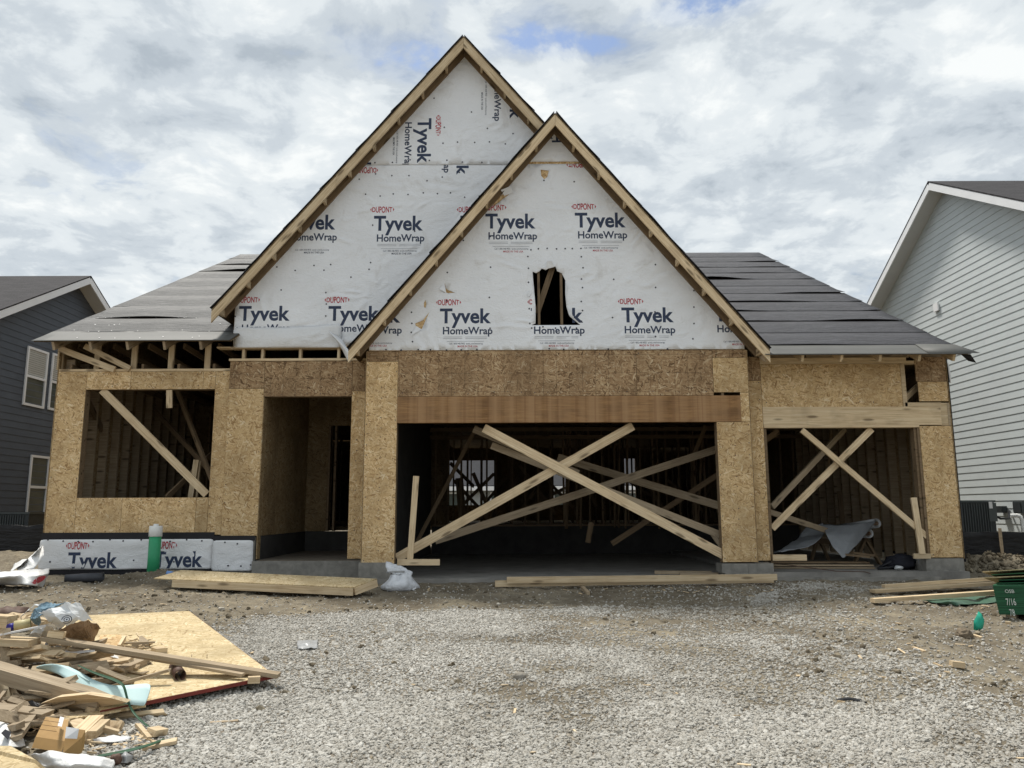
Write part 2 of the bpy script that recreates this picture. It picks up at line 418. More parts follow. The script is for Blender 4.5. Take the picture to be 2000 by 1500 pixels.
M['stud'] = lumber('stud_wood_shaded', (0.13, 0.088, 0.05), (0.21, 0.148, 0.088), (0.28, 0.205, 0.128))  # pine darkened so the framing holds the interior's shade in its colour
M['lvl'] = None
t = MT('laminated_beam', 0.7, 0.3); o = t.obj()
g = t.noise(t.vm('MULTIPLY', o, (1.2, 20, 26)), 2.5, 5, 0.65, 0.6)
bands = t.n('ShaderNodeSeparateXYZ'); t.put(bands.inputs[0], o)
bb = t.noise(t.vm('MULTIPLY', o, (2.6, 0.0, 0.0)), 1.6, 2)
bb2 = t.noise(t.vm('MULTIPLY', o, (14.0, 0.0, 0.0)), 1.0, 1)
c = t.ramp(g, [(0.3, (0.16, 0.08, 0.03)), (0.5, (0.275, 0.148, 0.06)), (0.7, (0.40, 0.235, 0.10))])
mt = t.noise(t.vm('MULTIPLY', o, (1.0, 1.0, 3.0)), 2.2, 5, 0.6)
c = t.mix(t.ramp(mt, [(0.45, 0.0), (0.62, 0.55)]), c, (0.14, 0.075, 0.034))
c = t.mix(t.ramp(bb, [(0.38, 0.0), (0.6, 0.75)]), c, (0.40, 0.245, 0.125))
c = t.mix(t.ramp(bb2, [(0.56, 0.0), (0.62, 0.35)]), c, (0.20, 0.095, 0.04))
t.bump(g, 0.2, 0.003); M['lvl'] = t.base(c)
M['wrap'] = wrapmat('house_wrap')
M['wrap_clean'] = wrapmat('house_wrap_clean', 0.5, (0.78, 0.79, 0.80))
M['wrap_up'] = wrapmat('white_sheet', 0.8, (0.74, 0.74, 0.73))
M['ink'] = flat('ink_blue', (0.035, 0.05, 0.095), 0.6, 0.2, 30)
M['ink_red'] = flat('ink_red', (0.42, 0.028, 0.045), 0.6, 0.15, 30)
M['ink_grey'] = flat('ink_grey', (0.42, 0.44, 0.48), 0.6, 0.1, 30)
M['nail'] = flat('cap_nail', (0.05, 0.05, 0.065), 0.5)
M['nail_w'] = flat('cap_nail_white', (0.75, 0.75, 0.73), 0.5)
def felt(name, c, sc=1.0):
    t = MT(name, 0.62, 0.4); o = t.off()
    n1 = t.noise(t.vm('MULTIPLY', o, (1.0, 2.2, 2.2)), 3.0, 6, 0.65, 0.9)
    wr = t.noise(t.vm('MULTIPLY', o, (0.7, 5.0, 5.0)), 3.2, 5, 0.6, 1.4)
    pr = t.noise(t.vm('MULTIPLY', o, (2.4, 16.0, 16.0)), 3.0, 5, 0.7)
    cc = t.ramp(n1, [(0.3, tuple(x * 0.7 for x in c)), (0.7, tuple(x * 1.25 for x in c))])
    cc = t.mix(t.ramp(pr, [(0.54, 0.0), (0.68, 0.45)]), cc, tuple(min(1, x * 2.4 + 0.03) for x in c))
    t.bump(t.math('ADD', wr, t.math('MULTIPLY', n1, 0.6)), 0.9, 0.06); return t.base(cc)
M['felt_grey'] = felt('underlayment_grey', (0.062, 0.062, 0.061))
M['felt_dark'] = felt('underlayment_dark', (0.035, 0.035, 0.042))
M['felt_eave'] = flat('eave_membrane', (0.095, 0.095, 0.088), 0.6, 0.08, 3, 0.2)
M['felt_black'] = flat('felt_black', (0.012, 0.012, 0.014), 0.6)
M['deck_under'] = osb('sheathing_shaded', [tuple(0.28 * q for q in c) for c in OSB_L], 'Z', False, 0.8)  # light sheathing colours cut down, painting in the dark under decks and indoors
M['gap'] = flat('membrane_black', (0.012, 0.012, 0.016), 0.5, 0.2, 8)
def concrete(name, c, sc=5):
    t = MT(name, 0.85, 0.3); o = t.obj(); n1 = t.noise(o, sc, 8, 0.65, 0.4); n2 = t.noise(o, sc * 9, 4, 0.6)
    cc = t.ramp(n1, [(0.3, tuple(x * 0.65 for x in c)), (0.7, tuple(x * 1.2 for x in c))])
    t.bump(t.math('ADD', n1, t.math('MULTIPLY', n2, 0.5)), 0.35, 0.008); return t.base(cc)
M['concrete'] = concrete('concrete', (0.25, 0.24, 0.22), 2.2)
M['block'] = concrete('concrete_block', (0.25, 0.24, 0.215), 7)
M['stem'] = concrete('stem_wall', (0.055, 0.053, 0.05), 3)  # dark concrete, partly to put the indoor shade into its colour
M['fill'] = concrete('porch_fill', (0.13, 0.11, 0.085), 6)
M['side_blue'] = flat('siding_blue', (0.088, 0.103, 0.128), 0.6, 0.10, 2.0, 0.12)
M['side_pale'] = flat('siding_pale', (0.58, 0.625, 0.63), 0.6, 0.05, 2.0, 0.12)
M['white'] = flat('white_paint', (0.85, 0.855, 0.86), 0.5, 0.04, 3)
M['soffit'] = flat('soffit', (0.60, 0.60, 0.58), 0.6, 0.04, 3)
M['shingle'] = None
t = MT('shingle', 0.9, 0.2); o = t.obj()
br = t.n('ShaderNodeTexBrick'); sx = t.n('ShaderNodeSeparateXYZ'); t.put(sx.inputs[0], o)
cb = t.n('ShaderNodeCombineXYZ'); t.put(cb.inputs[0], sx.outputs[0]); t.put(cb.inputs[1], t.math('MULTIPLY', sx.outputs[1], 1.15))
t.put(br.inputs['Vector'], cb.outputs[0]); br.inputs['Scale'].default_value = 1.0
br.inputs['Brick Width'].default_value = 0.30; br.inputs['Row Height'].default_value = 0.14; br.inputs['Mortar Size'].default_value = 0.006
br.inputs['Color1'].default_value = (0.055, 0.052, 0.056, 1); br.inputs['Color2'].default_value = (0.028, 0.027, 0.03, 1); br.inputs['Mortar'].default_value = (0.012, 0.012, 0.013, 1)
c = t.mix(0.45, br.outputs['Color'], t.ramp(t.noise(o, 30.0, 4, 0.7), [(0.3, (0.02, 0.02, 0.022)), (0.7, (0.085, 0.08, 0.082))]))
t.bump(t.noise(o, 40.0, 3), 0.5, 0.006); M['shingle'] = t.base(c)
t = MT('window_glass', 0.08, 0.4); M['glass'] = t.base(t.ramp(t.noise(t.obj(), 1.5, 2), [(0.3, (0.06, 0.075, 0.07)), (0.7, (0.10, 0.115, 0.105))]))
M['blind'] = flat('blind', (0.62, 0.64, 0.63), 0.6, 0.04)
M['ac'] = flat('condenser_metal', (0.035, 0.04, 0.042), 0.5, 0.15, 10)
M['ac_lid'] = flat('condenser_lid', (0.07, 0.08, 0.08), 0.45, 0.1, 10)
M['silt'] = None
t = MT('silt_fabric', 0.6, 0.3); wv = t.noise(t.vm('MULTIPLY', t.obj(), (1.2, 1.2, 6.0)), 2.5, 4, 0.6, 0.8); t.bump(wv, 0.7, 0.06)
M['silt'] = t.base(t.ramp(wv, [(0.3, (0.008, 0.008, 0.009)), (0.7, (0.022, 0.022, 0.024))]))
M['green_pvc'] = flat('green_pvc', (0.035, 0.30, 0.14), 0.4, 0.12, 5)
M['white_pvc'] = flat('white_pvc', (0.75, 0.76, 0.74), 0.4, 0.06, 8)
M['black_pl'] = flat('black_plastic', (0.015, 0.016, 0.02), 0.4, 0.2, 8)
M['grey_pl'] = flat('charcoal_plastic', (0.05, 0.053, 0.062), 0.45, 0.15, 8)
M['clear'] = flat('pale_film', (0.36, 0.365, 0.365), 0.3, 0.1, 8, 0.3)
def crumpled(name, c, var=0.15, sc=9, st=0.8, rough=0.5):
    t = MT(name, rough, 0.35); o = t.obj(); w = t.noise(o, sc, 6, 0.6, 1.8, 'RIDGED_MULTIFRACTAL'); w2 = t.noise(o, sc * 0.6, 4, 0.6, 1.2)
    t.bump(t.math('ADD', t.math('MULTIPLY', w, 0.3), w2), st, 0.03)
    return t.base(t.ramp(w2, [(0.3, tuple(x * (1 - var) for x in c)), (0.7, tuple(min(1, x * (1 + var)) for x in c))]))
M['bag'] = crumpled('plastic_bag', (0.60, 0.62, 0.65), 0.18)
M['tarp'] = crumpled('grey_sheet', (0.27, 0.285, 0.30), 0.12, 4, 0.4)
M['paper'] = crumpled('bag_paper', (0.66, 0.68, 0.69), 0.1, 7, 0.5, 0.7)
M['paper_blue'] = crumpled('bag_paper_blue', (0.11, 0.19, 0.25), 0.3, 9, 0.5, 0.7)
M['kraft'] = crumpled('kraft_paper', (0.30, 0.215, 0.145), 0.15, 7, 0.5, 0.8)
M['foam'] = flat('sill_foam', (0.46, 0.62, 0.62), 0.55, 0.06, 3, 0.1)
M['orange'] = flat('carton_orange', (0.34, 0.205, 0.075), 0.6, 0.12, 5)
M['carton_print'] = flat('carton_print', (0.16, 0.09, 0.04), 0.6)
M['label'] = flat('paper_label', (0.62, 0.62, 0.62), 0.6)
M['green_edge'] = None
t = MT('stack_edge_green', 0.7, 0.3); o = t.obj(); ly = t.noise(t.vm('MULTIPLY', o, (2.0, 2.0, 90.0)), 1.0, 3)
M['green_edge'] = t.base(t.ramp(ly, [(0.35, (0.008, 0.045, 0.02)), (0.65, (0.02, 0.11, 0.05))]))
M['red_edge'] = flat('sheet_edge_red', (0.16, 0.03, 0.022), 0.7, 0.3, 8)
M['flag'] = flat('marking_flag', (0.02, 0.34, 0.23), 0.5, 0.15, 10)
M['strap'] = flat('green_strap', (0.025, 0.075, 0.04), 0.45, 0.15, 10)
M['dirt'] = flat('dirt_clod', (0.17, 0.135, 0.095), 0.95, 0.25, 14, 0.5)
M['glove'] = flat('dark_cloth', (0.014, 0.015, 0.022), 0.8, 0.3, 10, 0.4)
M['steel'] = flat('rusty_steel', (0.09, 0.05, 0.035), 0.6, 0.3, 14)
M['chalk'] = flat('paint_white', (0.62, 0.66, 0.62), 0.7, 0.1, 30)
M['bottle'] = flat('bottle_blue', (0.16, 0.30, 0.60), 0.3, 0.2, 10)
M['roofgrey'] = flat('far_roof', (0.03, 0.031, 0.036), 0.9, 0.15, 4)
M['farwall'] = flat('far_wall', (0.34, 0.36, 0.36), 0.8, 0.06, 4)
M['foil'] = crumpled('white_felt', (0.60, 0.60, 0.60), 0.1, 8, 0.4)

# ------------------------------------------------------------------ ground
xs = np.concatenate([[-420, -160, -70, -36, -22, -15, -12.5, -11], np.arange(-10, 10.001, 0.042), [11, 12.5, 15, 22, 36, 70, 160, 420]])
ys = np.concatenate([[-120, -40, -15, -6, -2, 0, 1.5, 2.6], np.arange(3.2, 15.6, 0.042), [16.5, 18, 21, 25, 29, 29.6, 34, 50, 90, 180, 500]])
gx, gy = np.meshgrid(xs, ys); hz = height(gx, gy); gm = gravel_mask(gx, gy) * (0.25 + 0.6 * drift(gx, gy))
nx, ny = len(xs), len(ys)
me = bpy.data.meshes.new('ground')
idx = np.arange(nx * ny).reshape(ny, nx)
quads = np.stack([idx[:-1, :-1], idx[:-1, 1:], idx[1:, 1:], idx[1:, :-1]], -1).reshape(-1, 4)
me.vertices.add(nx * ny); me.vertices.foreach_set('co', np.stack([gx, gy, hz], -1).astype(np.float32).ravel())
me.loops.add(quads.size); me.loops.foreach_set('vertex_index', quads.astype(np.int32).ravel())
me.polygons.add(len(quads)); me.polygons.foreach_set('loop_start', np.arange(0, quads.size, 4, dtype=np.int32))
me.polygons.foreach_set('use_smooth', np.ones(len(quads), bool))
me.update(calc_edges=True)
at = me.attributes.new('gravel', 'FLOAT', 'POINT'); at.data.foreach_set('value', gm.astype(np.float32).ravel())
t = MT('earth', 0.95, 0.15); o = t.obj()
a = t.n('ShaderNodeAttribute'); a.attribute_name = 'gravel'
n1 = t.noise(o, 0.7, 7, 0.65, 0.4); n2 = t.noise(o, 5.0, 7, 0.7, 0.3); n3 = t.noise(o, 38.0, 5, 0.7)
dirt = t.ramp(t.math('ADD', t.math('MULTIPLY', n1, 0.5), t.math('MULTIPLY', n2, 0.5)),
              [(0.32, (0.088, 0.074, 0.052)), (0.45, (0.152, 0.131, 0.096)), (0.54, (0.225, 0.197, 0.147)), (0.66, (0.35, 0.298, 0.205))])
dirt = t.mix(t.ramp(n3, [(0.36, 0.5), (0.55, 0.0)]), dirt, (0.12, 0.088, 0.06))
dirt = t.mix(t.ramp(t.noise(o, 60, 3, 0.7), [(0.66, 0.0), (0.72, 0.8)]), dirt, (0.44, 0.41, 0.36))
vo = t.n('ShaderNodeTexVoronoi'); t.put(vo.inputs['Vector'], o); vo.inputs['Scale'].default_value = 42.0
sc = t.n('ShaderNodeSeparateColor'); t.put(sc.inputs[0], vo.outputs['Color'])
gr = t.ramp(sc.outputs[0], [(0.0, (0.18, 0.15, 0.115)), (0.5, (0.32, 0.29, 0.24)), (1.0, (0.47, 0.44, 0.39))])
gr = t.mix(t.ramp(vo.outputs['Distance'], [(0.4, 0.0), (0.75, 0.7)]), gr, (0.11, 0.09, 0.066))
t.bump(t.math('ADD', t.math('MULTIPLY', n3, 0.5), n2), 0.8, 0.03)
me.materials.append(t.base(t.mix(t.ramp(t.math('ADD', a.outputs['Fac'], t.math('MULTIPLY', t.math('SUBTRACT', n2, 0.5), 0.5)), [(0.3, 0.0), (0.65, 1.0)]), dirt, gr)))
ground = link(bpy.data.objects.new('ground', me)); tag(ground, kind='structure')

# loose stones and clods: points carrying instances of small deformed stones
def stones(name, pts, scl, tone, mat, flatz, label):
    me = bpy.data.meshes.new(name); me.from_pydata(pts.tolist(), [], [])
    for nm, arr in (('sc', scl), ('tone', tone)):
        q = me.attributes.new(nm, 'FLOAT', 'POINT'); q.data.foreach_set('value', arr.astype(np.float32))
    me.materials.append(mat)
    o = link(bpy.data.objects.new(name, me)); tag(o, label, None, None, 'stuff')
    ng = bpy.data.node_groups.new(name, 'GeometryNodeTree')
    ng.interface.new_socket('Geometry', in_out='INPUT', socket_type='NodeSocketGeometry'); ng.interface.new_socket('Geometry', in_out='OUTPUT', socket_type='NodeSocketGeometry')
    n, l = ng.nodes, ng.links
    gi = n.new('NodeGroupInput'); go = n.new('NodeGroupOutput'); ip = n.new('GeometryNodeInstanceOnPoints'); jn = n.new('GeometryNodeJoinGeometry')
    for k in range(6):
        ico = n.new('GeometryNodeMeshIcoSphere'); ico.inputs['Radius'].default_value = 1; ico.inputs['Subdivisions'].default_value = 2
        sp = n.new('GeometryNodeSetPosition'); ns = n.new('ShaderNodeTexNoise'); ns.noise_dimensions = '4D'
        ns.inputs['W'].default_value = k * 3.7; ns.inputs['Scale'].default_value = 1.1; ns.inputs['Detail'].default_value = 1.5
        sb = n.new('ShaderNodeVectorMath'); sb.operation = 'SUBTRACT'; sb.inputs[1].default_value = (0.5, 0.5, 0.5)
        ml = n.new('ShaderNodeVectorMath'); ml.operation = 'SCALE'; ml.inputs['Scale'].default_value = 1.9
        l.new(ns.outputs['Color'], sb.inputs[0]); l.new(sb.outputs[0], ml.inputs[0]); l.new(ml.outputs[0], sp.inputs['Offset'])
        l.new(ico.outputs['Mesh'], sp.inputs['Geometry'])
        tr = n.new('GeometryNodeTransform'); tr.inputs['Scale'].default_value = (1.0, 0.72, flatz)
        l.new(sp.outputs[0], tr.inputs['Geometry'])
        sm = n.new('GeometryNodeSetMaterial'); sm.inputs['Material'].default_value = mat; l.new(tr.outputs[0], sm.inputs['Geometry'])
        g2 = n.new('GeometryNodeGeometryToInstance'); l.new(sm.outputs[0], g2.inputs[0]); l.new(g2.outputs[0], jn.inputs[0])
    l.new(gi.outputs[0], ip.inputs['Points']); l.new(jn.outputs[0], ip.inputs['Instance']); ip.inputs['Pick Instance'].default_value = True
    ri = n.new('FunctionNodeRandomValue'); ri.data_type = 'INT'; ri.inputs[4].default_value = 0; ri.inputs[5].default_value = 5
    l.new(ri.outputs[2], ip.inputs['Instance Index'])
    rv = n.new('FunctionNodeRandomValue'); rv.data_type = 'FLOAT_VECTOR'; rv.inputs[0].default_value = (-0.5, -0.5, 0); rv.inputs[1].default_value = (0.5, 0.5, 6.283)
    l.new(rv.outputs[0], ip.inputs['Rotation'])
    na = n.new('GeometryNodeInputNamedAttribute'); na.data_type = 'FLOAT'; na.inputs['Name'].default_value = 'sc'
    l.new(na.outputs['Attribute'], ip.inputs['Scale']); l.new(ip.outputs[0], go.inputs[0])
    md = o.modifiers.new('stones', 'NODES'); md.node_group = ng
    return o
rng = np.random.default_rng(11)
def scatter(n, dens):
    # more stones near the camera, where they can be told apart
    y = 3.4 + (12.4 - 3.4) * rng.random(n) ** 1.25
    x = (rng.random(n) * 2 - 1) * (0.74 * y + 1.3)
    k = rng.random(n) < dens(x, y); return x[k], y[k]
def blocked(x, y):       # nothing under the slab or the house
    return (y > 11.75) & (x > -7.3) & (x < 7.0)
x, y = scatter(500000, lambda x, y: np.where(blocked(x, y), 0, np.clip(gravel_mask(x, y), 0, 1) ** 1.3 * (0.28 + 0.72 * drift(x, y)) + 0.03 + 0.10 * sst(1, 3, x) * sst(8, 2, x)))
sc_ = 0.0068 + 0.0105 * rng.random(len(x)) ** 2.2 + 0.010 * (rng.random(len(x)) > 0.985); tn = np.clip(rng.random(len(x)) * 0.72 + 0.5 * (fbm(x * 0.8, y * 0.8, 44, 4) - 0.5) + 0.05 + 0.23 * drift(x, y), 0, 1)
pts = np.stack([x, y, height(x, y) + sc_ * 0.25], -1)
t = MT('gravel_stone', 0.9, 0.2); ia = t.n('ShaderNodeAttribute', attribute_type='INSTANCER'); ia.attribute_name = 'tone'
c = t.ramp(ia.outputs['Fac'], [(0.0, (0.15, 0.127, 0.095)), (0.2, (0.255, 0.232, 0.19)), (0.5, (0.365, 0.345, 0.305)), (0.8, (0.50, 0.485, 0.445)), (1.0, (0.68, 0.66, 0.61))])
stone_mat = t.base(t.mix(0.5, c, t.ramp(t.noise(t.obj(), 2.0, 3), [(0.3, (0.21, 0.192, 0.155)), (0.7, (0.50, 0.48, 0.44))])))
stones('gravel', pts, sc_, tn, stone_mat, 0.62, 'pale grey driveway gravel spread over the ground before the garage')
x, y = scatter(20000, lambda x, y: np.where(blocked(x, y), 0, (1 - gravel_mask(x, y)) * (0.15 + 0.85 * sst(0.45, 0.62, fbm(x * 1.2, y * 1.2, 55, 3)))))
sc_ = 0.006 + 0.03 * rng.random(len(x)) ** 7; tn = rng.random(len(x))
pts = np.stack([x, y, height(x, y) + sc_ * 0.2], -1)
t = MT('clod', 0.95, 0.1); ia = t.n('ShaderNodeAttribute', attribute_type='INSTANCER'); ia.attribute_name = 'tone'
clod_mat = t.base(t.ramp(ia.outputs['Fac'], [(0.0, (0.10, 0.082, 0.056)), (0.6, (0.19, 0.16, 0.115)), (0.85, (0.28, 0.24, 0.175)), (1.0, (0.48, 0.45, 0.39))]))
stones('dirt_clods', pts, sc_, tn, clod_mat, 0.7, 'brown clods of earth scattered over the bare soil')
# mound of clods along the right hand silt fence
n = 700; x = 6.95 + 4.5 * rng.random(n); y = 12.9 + 1.2 * rng.random(n); sc_ = 0.015 + 0.04 * rng.random(n) ** 2
stones('dirt_mound', np.stack([x, y, height(x, y) + sc_ * 0.2 + 0.02], -1), sc_, rng.random(n) * 0.8, clod_mat, 0.75, 'ridge of dark clods heaped along the black silt fence')

# ------------------------------------------------------------------ the unfinished house
YG, YP, YT = 11.9, 12.5, 12.15
house = thing('unfinished_house', 'unfinished wooden house wrapped in white sheeting with open garage bays', 'house', (0, 12, 0))
def panel(px0, py0, px1, py1, Y, mat, th=0.014, name='osb_panel'):
    """sheathing board seen between two photograph corners, on the plane y=Y"""
    a = PY(px0, py0, Y); b = PY(px1, py1, Y)
    return box(name, (min(a.x, b.x) + .003, Y, min(a.z, b.z) + .003), (max(a.x, b.x) - .003, Y + th, max(a.z, b.z) - .003), mat, house)
def bx(name, x0, x1, y0, y1, z0, z1, mat): return box(name, (x0, y0, z0), (x1, y1, z1), mat, house)
def X(px, py, Y): return PY(px, py, Y).x
def Z(py, Y, px=1000): return PY(px, py, Y).z
osbm, drk, pine, old, studm = M['osb'], M['osb_dark'], M['pine'], M['pine_old'], M['stud']

# left wing front: sheathing around the window opening
wl, wr, wb, wt = -6.93, -4.83, 1.225, 2.965
x0, x1 = -7.40, -4.60
def pz(xa, xb, za, zb, Y, mat, th=0.014): return bx('osb_panel', xa + .003, xb - .003, Y + random.uniform(0, .003), Y + th, za + .003, zb - .003, mat)
pz(x0, wl, 0.64, 3.265, YP, osbm)
xa, xb = X(255, 745, YP), X(397, 745, YP)
for q0, q1 in ((wl, xa), (xa, xb), (xb, wr)): pz(q0, q1, wt, 3.265, YP, osbm)
xa, xb = X(237, 1000, YP), X(382, 1000, YP)
for q0, q1 in ((wl, xa), (xa, xb), (xb, wr)): pz(q0, q1, 0.64, wb, YP, osbm)
pz(wr, x1, 0.64, 3.265, YP, osbm)
for x, up in ((wl, 0.03), (wr, -0.038 - 0.0)):           # jamb studs and sill
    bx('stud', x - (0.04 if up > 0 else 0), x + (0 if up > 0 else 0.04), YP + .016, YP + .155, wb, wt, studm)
bx('window_sill', wl - .04, wr + .04, YP + .016, YP + .155, wb - .04, wb - .001, studm)
bx('window_header', wl - .04, wr + .04, YP + .016, YP + .155, wt + .001, wt + .19, studm)
bx('top_plate', x0, x1, YP + .004, YP + .145, 3.268, 3.306, pine)
for x in np.arange(x0 + .02, x1, 0.41):
    if x < wl - .06 or x > wr + .06: bx('stud', x, x + .038, YP + .017, YP + .155, .66, 3.26, studm)
# loose block hanging under the header, window braces
beam('scrap_block', PY(331, 762, YP + .03), PY(331, 797, YP + .03), 0.09, 0.038, pine, house, (1, 0, 0))
beam('brace', PY(200, 762, YP + .05), PY(404, 966, YP + .05), 0.12, 0.04, pine, house)
beam('brace', PY(346, 762, 14.2), PY(415, 940, 13.2), 0.09, 0.04, studm, house)
beam('brace', PY(300, 800, 15.5), PY(420, 930, 13.4), 0.09, 0.04, studm, house)
beam('brace', PY(325, 972, 13.4), PY(415, 885, 14.6), 0.09, 0.04, studm, house)
beam('brace', PY(170, 780, 13.0), PY(262, 965, 16.5), 0.12, 0.04, studm, house, (0, 0, 1))
beam('stud', PY(372, 975, 13.3), PY(384, 898, 13.3), 0.09, 0.04, pine, house, (1, 0, 0))
beam('stud', PY(384, 975, 13.35), PY(391, 900, 13.35), 0.03, 0.04, pine, house, (1, 0, 0))

# left side wall with studs, sheathed
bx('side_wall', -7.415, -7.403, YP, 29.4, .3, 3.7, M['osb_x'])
for y in np.arange(12.7, 19, 0.41): bx('stud', -7.40, -7.26, y, y + .04, .64, 3.5, old)  # paler wood than the inner studs, the light on them put in colour
bx('subfloor', -7.40, -4.2, YP + .16, 18.4, .56, .635, M['osb_z'])
bx('stem_wall', -7.40, -4.05, YP + .05, YP + .2, -.3, .62, M['stem'])
for x in np.arange(-7.3, -4.3, 0.41): bx('stud', x, x + .04, 17.6, 17.74, .64, 3.2, studm)
bx('partition_panel', -7.3, -4.1, 17.76, 17.78, .64, 3.4, M['deck_under'])

# porch
cl, cr = -4.60, -4.03
YC = YP - .012
pz(cl, cr, .62, Z(757, YP), YC, osbm); pz(cl, cr, Z(757, YP), 3.425, YC, drk)
pz(-4.03, -2.60, 2.835, 3.425, YC, drk)
pz(-2.60, -2.20, Z(763, YP), 3.425, YC, drk); pz(-2.60, -2.20, .26, Z(763, YP), YC, osbm)
bx('top_plate', -4.62, -2.2, YC - .012, YP + .12, 3.428, 3.466, pine)
for px in (475, 512, 586, 661): beam('stud', (X(px, 690, YP), YP + .05, 3.467), (X(px, 690, YP), YP + .05, 3.63), .04, .09, pine, house, (1, 0, 0))
bx('bottom_plate', -4.59, 2.4, YP - .03, YP + .12, 3.632, 3.66, pine)
bx('porch_header', -4.02, -2.2, YP + .05, YP + .15, 2.84, 3.42, studm)
bx('corner_post', cr - .002, cr + .012, YC, YP + .14, .26, 2.83, M['osb_x'])
bx('osb_panel', cr, cr + .013, YP + .145, 13.35, .62, 3.3, M['osb_x']); bx('osb_panel', cr, cr + .013, 13.354, 15.3, .62, 3.3, M['osb_x'])
bx('stem_wall', cr, cr + .02, YP + .145, 15.3, .1, .615, M['stem'])
pb = 15.32
bx('osb_panel', cr, X(640, 900, pb), pb, pb + .014, .62, 3.3, M['osb_in']); bx('osb_panel', X(640, 900, pb), -2.1, pb, pb + .014, Z(830, pb), 3.3, M['osb_in'])
bx('stem_wall', cr, -2.1, pb - .01, pb + .1, .1, .615, M['stem'])
for px in (640, 652): bx('stud', X(px, 900, pb), X(px, 900, pb) + .04, pb + .02, pb + .15, .62, Z(830, pb), studm)
bx('porch_floor', cr + .03, -2.2, YP - .05, pb - .02, .0, .25, M['fill'])
bx('porch_curb', -4.06, -2.3, YP - .10, YP + .10, -.25, .235, M['block'])

# house-wrap skirt below the left wing
def skirt(xl, xr, zt, zb, Y, name='wrap_skirt'):
    rows = []
    for i in range(9):
        z = zt + (zb - zt) * i / 8; r = []
        for j in range(int((xr - xl) / .1) + 1):
            x = xl + (xr - xl) * j / int((xr - xl) / .1)
            d = .022 * noise.noise(V((x * 2.6 + z * 2.5, z * 5, 3))) + .012 * noise.noise(V((x * 7, z * 7, 1)))
            r.append((x, Y - .02 - abs(d) * (1 if i else .2), z + (.01 * noise.noise(V((x * 2, 7, 7))) if i == 8 else 0)))
        rows.append(r)
    return grid(name, rows, M['wrap_clean'], house, .003, 1)
sk1 = skirt(-7.43, -4.70, .575, .115, YP); sk2 = skirt(-4.70, -4.06, .555, .085, YC - .03)
bx('flashing_strip', -7.42, -4.70, YP - .012, YP - .003, .57, .68, M['gap']); bx('flashing_strip', -4.70, -4.05, YC - .03, YC - .022, .55, .625, M['gap'])
bx('flashing_strip', -7.43, -4.66, YP - .012, YP - .002, -.12, .14, M['gap'])
bx('stem_wall', -4.70, -4.05, YC - .02, YP + .04, -.2, .6, M['block'])

# garage front
gl, gr, cL, cR = -1.77, 3.14, -2.262, 3.66
hz1 = 2.335
pz(cL, gl, .22, Z(705, YG), YG, osbm); pz(cL, gl, Z(705, YG), 3.462, YG, drk)
xm = X(1243, 730, YG)
pz(gl, xm, 2.745, 3.462, YG, drk); pz(xm, gr - .02, 2.745, 3.462, YG, drk)
pz(gr - .02, cR, 2.79, Z(700, YG), YG - .004, osbm); pz(gr - .02, cR, Z(700, YG), 3.462, YG, drk)
bx('garage_header', gl, X(1447, 800, YG), YG - .006, YG + .10, hz1, 2.742, M['lvl'])
bx('osb_panel', X(1447, 800, YG) + .003, cR, YG, YG + .014, hz1, 2.787, osbm)
pz(gr, cR, .225, hz1 - .002, YG, osbm)
for x in (gl - .04, gr): bx('stud', x + .001, x + .039, YG + .016, YG + .155, .22, hz1 - .001, studm)
for x in (cL + .02, gl - .1): bx('stud', x, x + .038, YG + .016, YG + .155, .22, 3.45, studm)
for x in (gr + .1, cR - .06): bx('stud', x, x + .038, YG + .016, YG + .155, .22, 3.45, studm)
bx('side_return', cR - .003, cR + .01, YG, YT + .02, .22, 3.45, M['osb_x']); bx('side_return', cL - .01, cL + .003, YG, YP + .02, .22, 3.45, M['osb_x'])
# concrete
bx('garage_slab', -2.2, 3.7, 11.86, 18.6, -.22, 0.0, M['concrete'])
bx('garage_slab', 3.703, 6.88, 12.02, 18.6, -.2, 0.065, M['concrete']); bx('footing', 3.9, 6.4, 11.93, 12.018, -.25, -.005, M['block'])
def blocks(px0, py0, px1, py1, Y, n, d=.35):
    a, b = PY(px0, py0, Y), PY(px1, py1, Y)
    for i in range(n):
        s = (b.x - a.x) / n
        bx('foundation_block', a.x + s * i + .002, a.x + s * (i + 1) - .002, Y, Y + d, b.z, a.z, M['block'])
blocks(700, 1099, 762, 1136, YG - .03, 1); blocks(1410, 1101, 1512, 1119, YG - .03, 2); blocks(1416, 1119.4, 1508, 1140, YG - .05, 2)
blocks(1808, 1091, 1885, 1116, YT - .03, 1); blocks(1822, 1116.4, 1893, 1142, YT - .06, 2)
# left garage wall, right outer wall
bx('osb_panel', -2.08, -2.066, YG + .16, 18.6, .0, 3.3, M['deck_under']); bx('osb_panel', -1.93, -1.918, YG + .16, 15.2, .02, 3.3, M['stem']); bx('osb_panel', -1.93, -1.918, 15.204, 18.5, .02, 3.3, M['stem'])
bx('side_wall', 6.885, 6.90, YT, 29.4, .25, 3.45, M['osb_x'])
bx('wrap_edge', 6.902, 6.912, YT - .005, 29.4, .2, 3.40, M['gap'])
for i, y in enumerate(np.arange(12.35, 19, 0.41)): bx('stud', 6.745, 6.884, y, y + .04, .10, 3.3, old)  # lighter stud wood paints in the light reaching this side wall

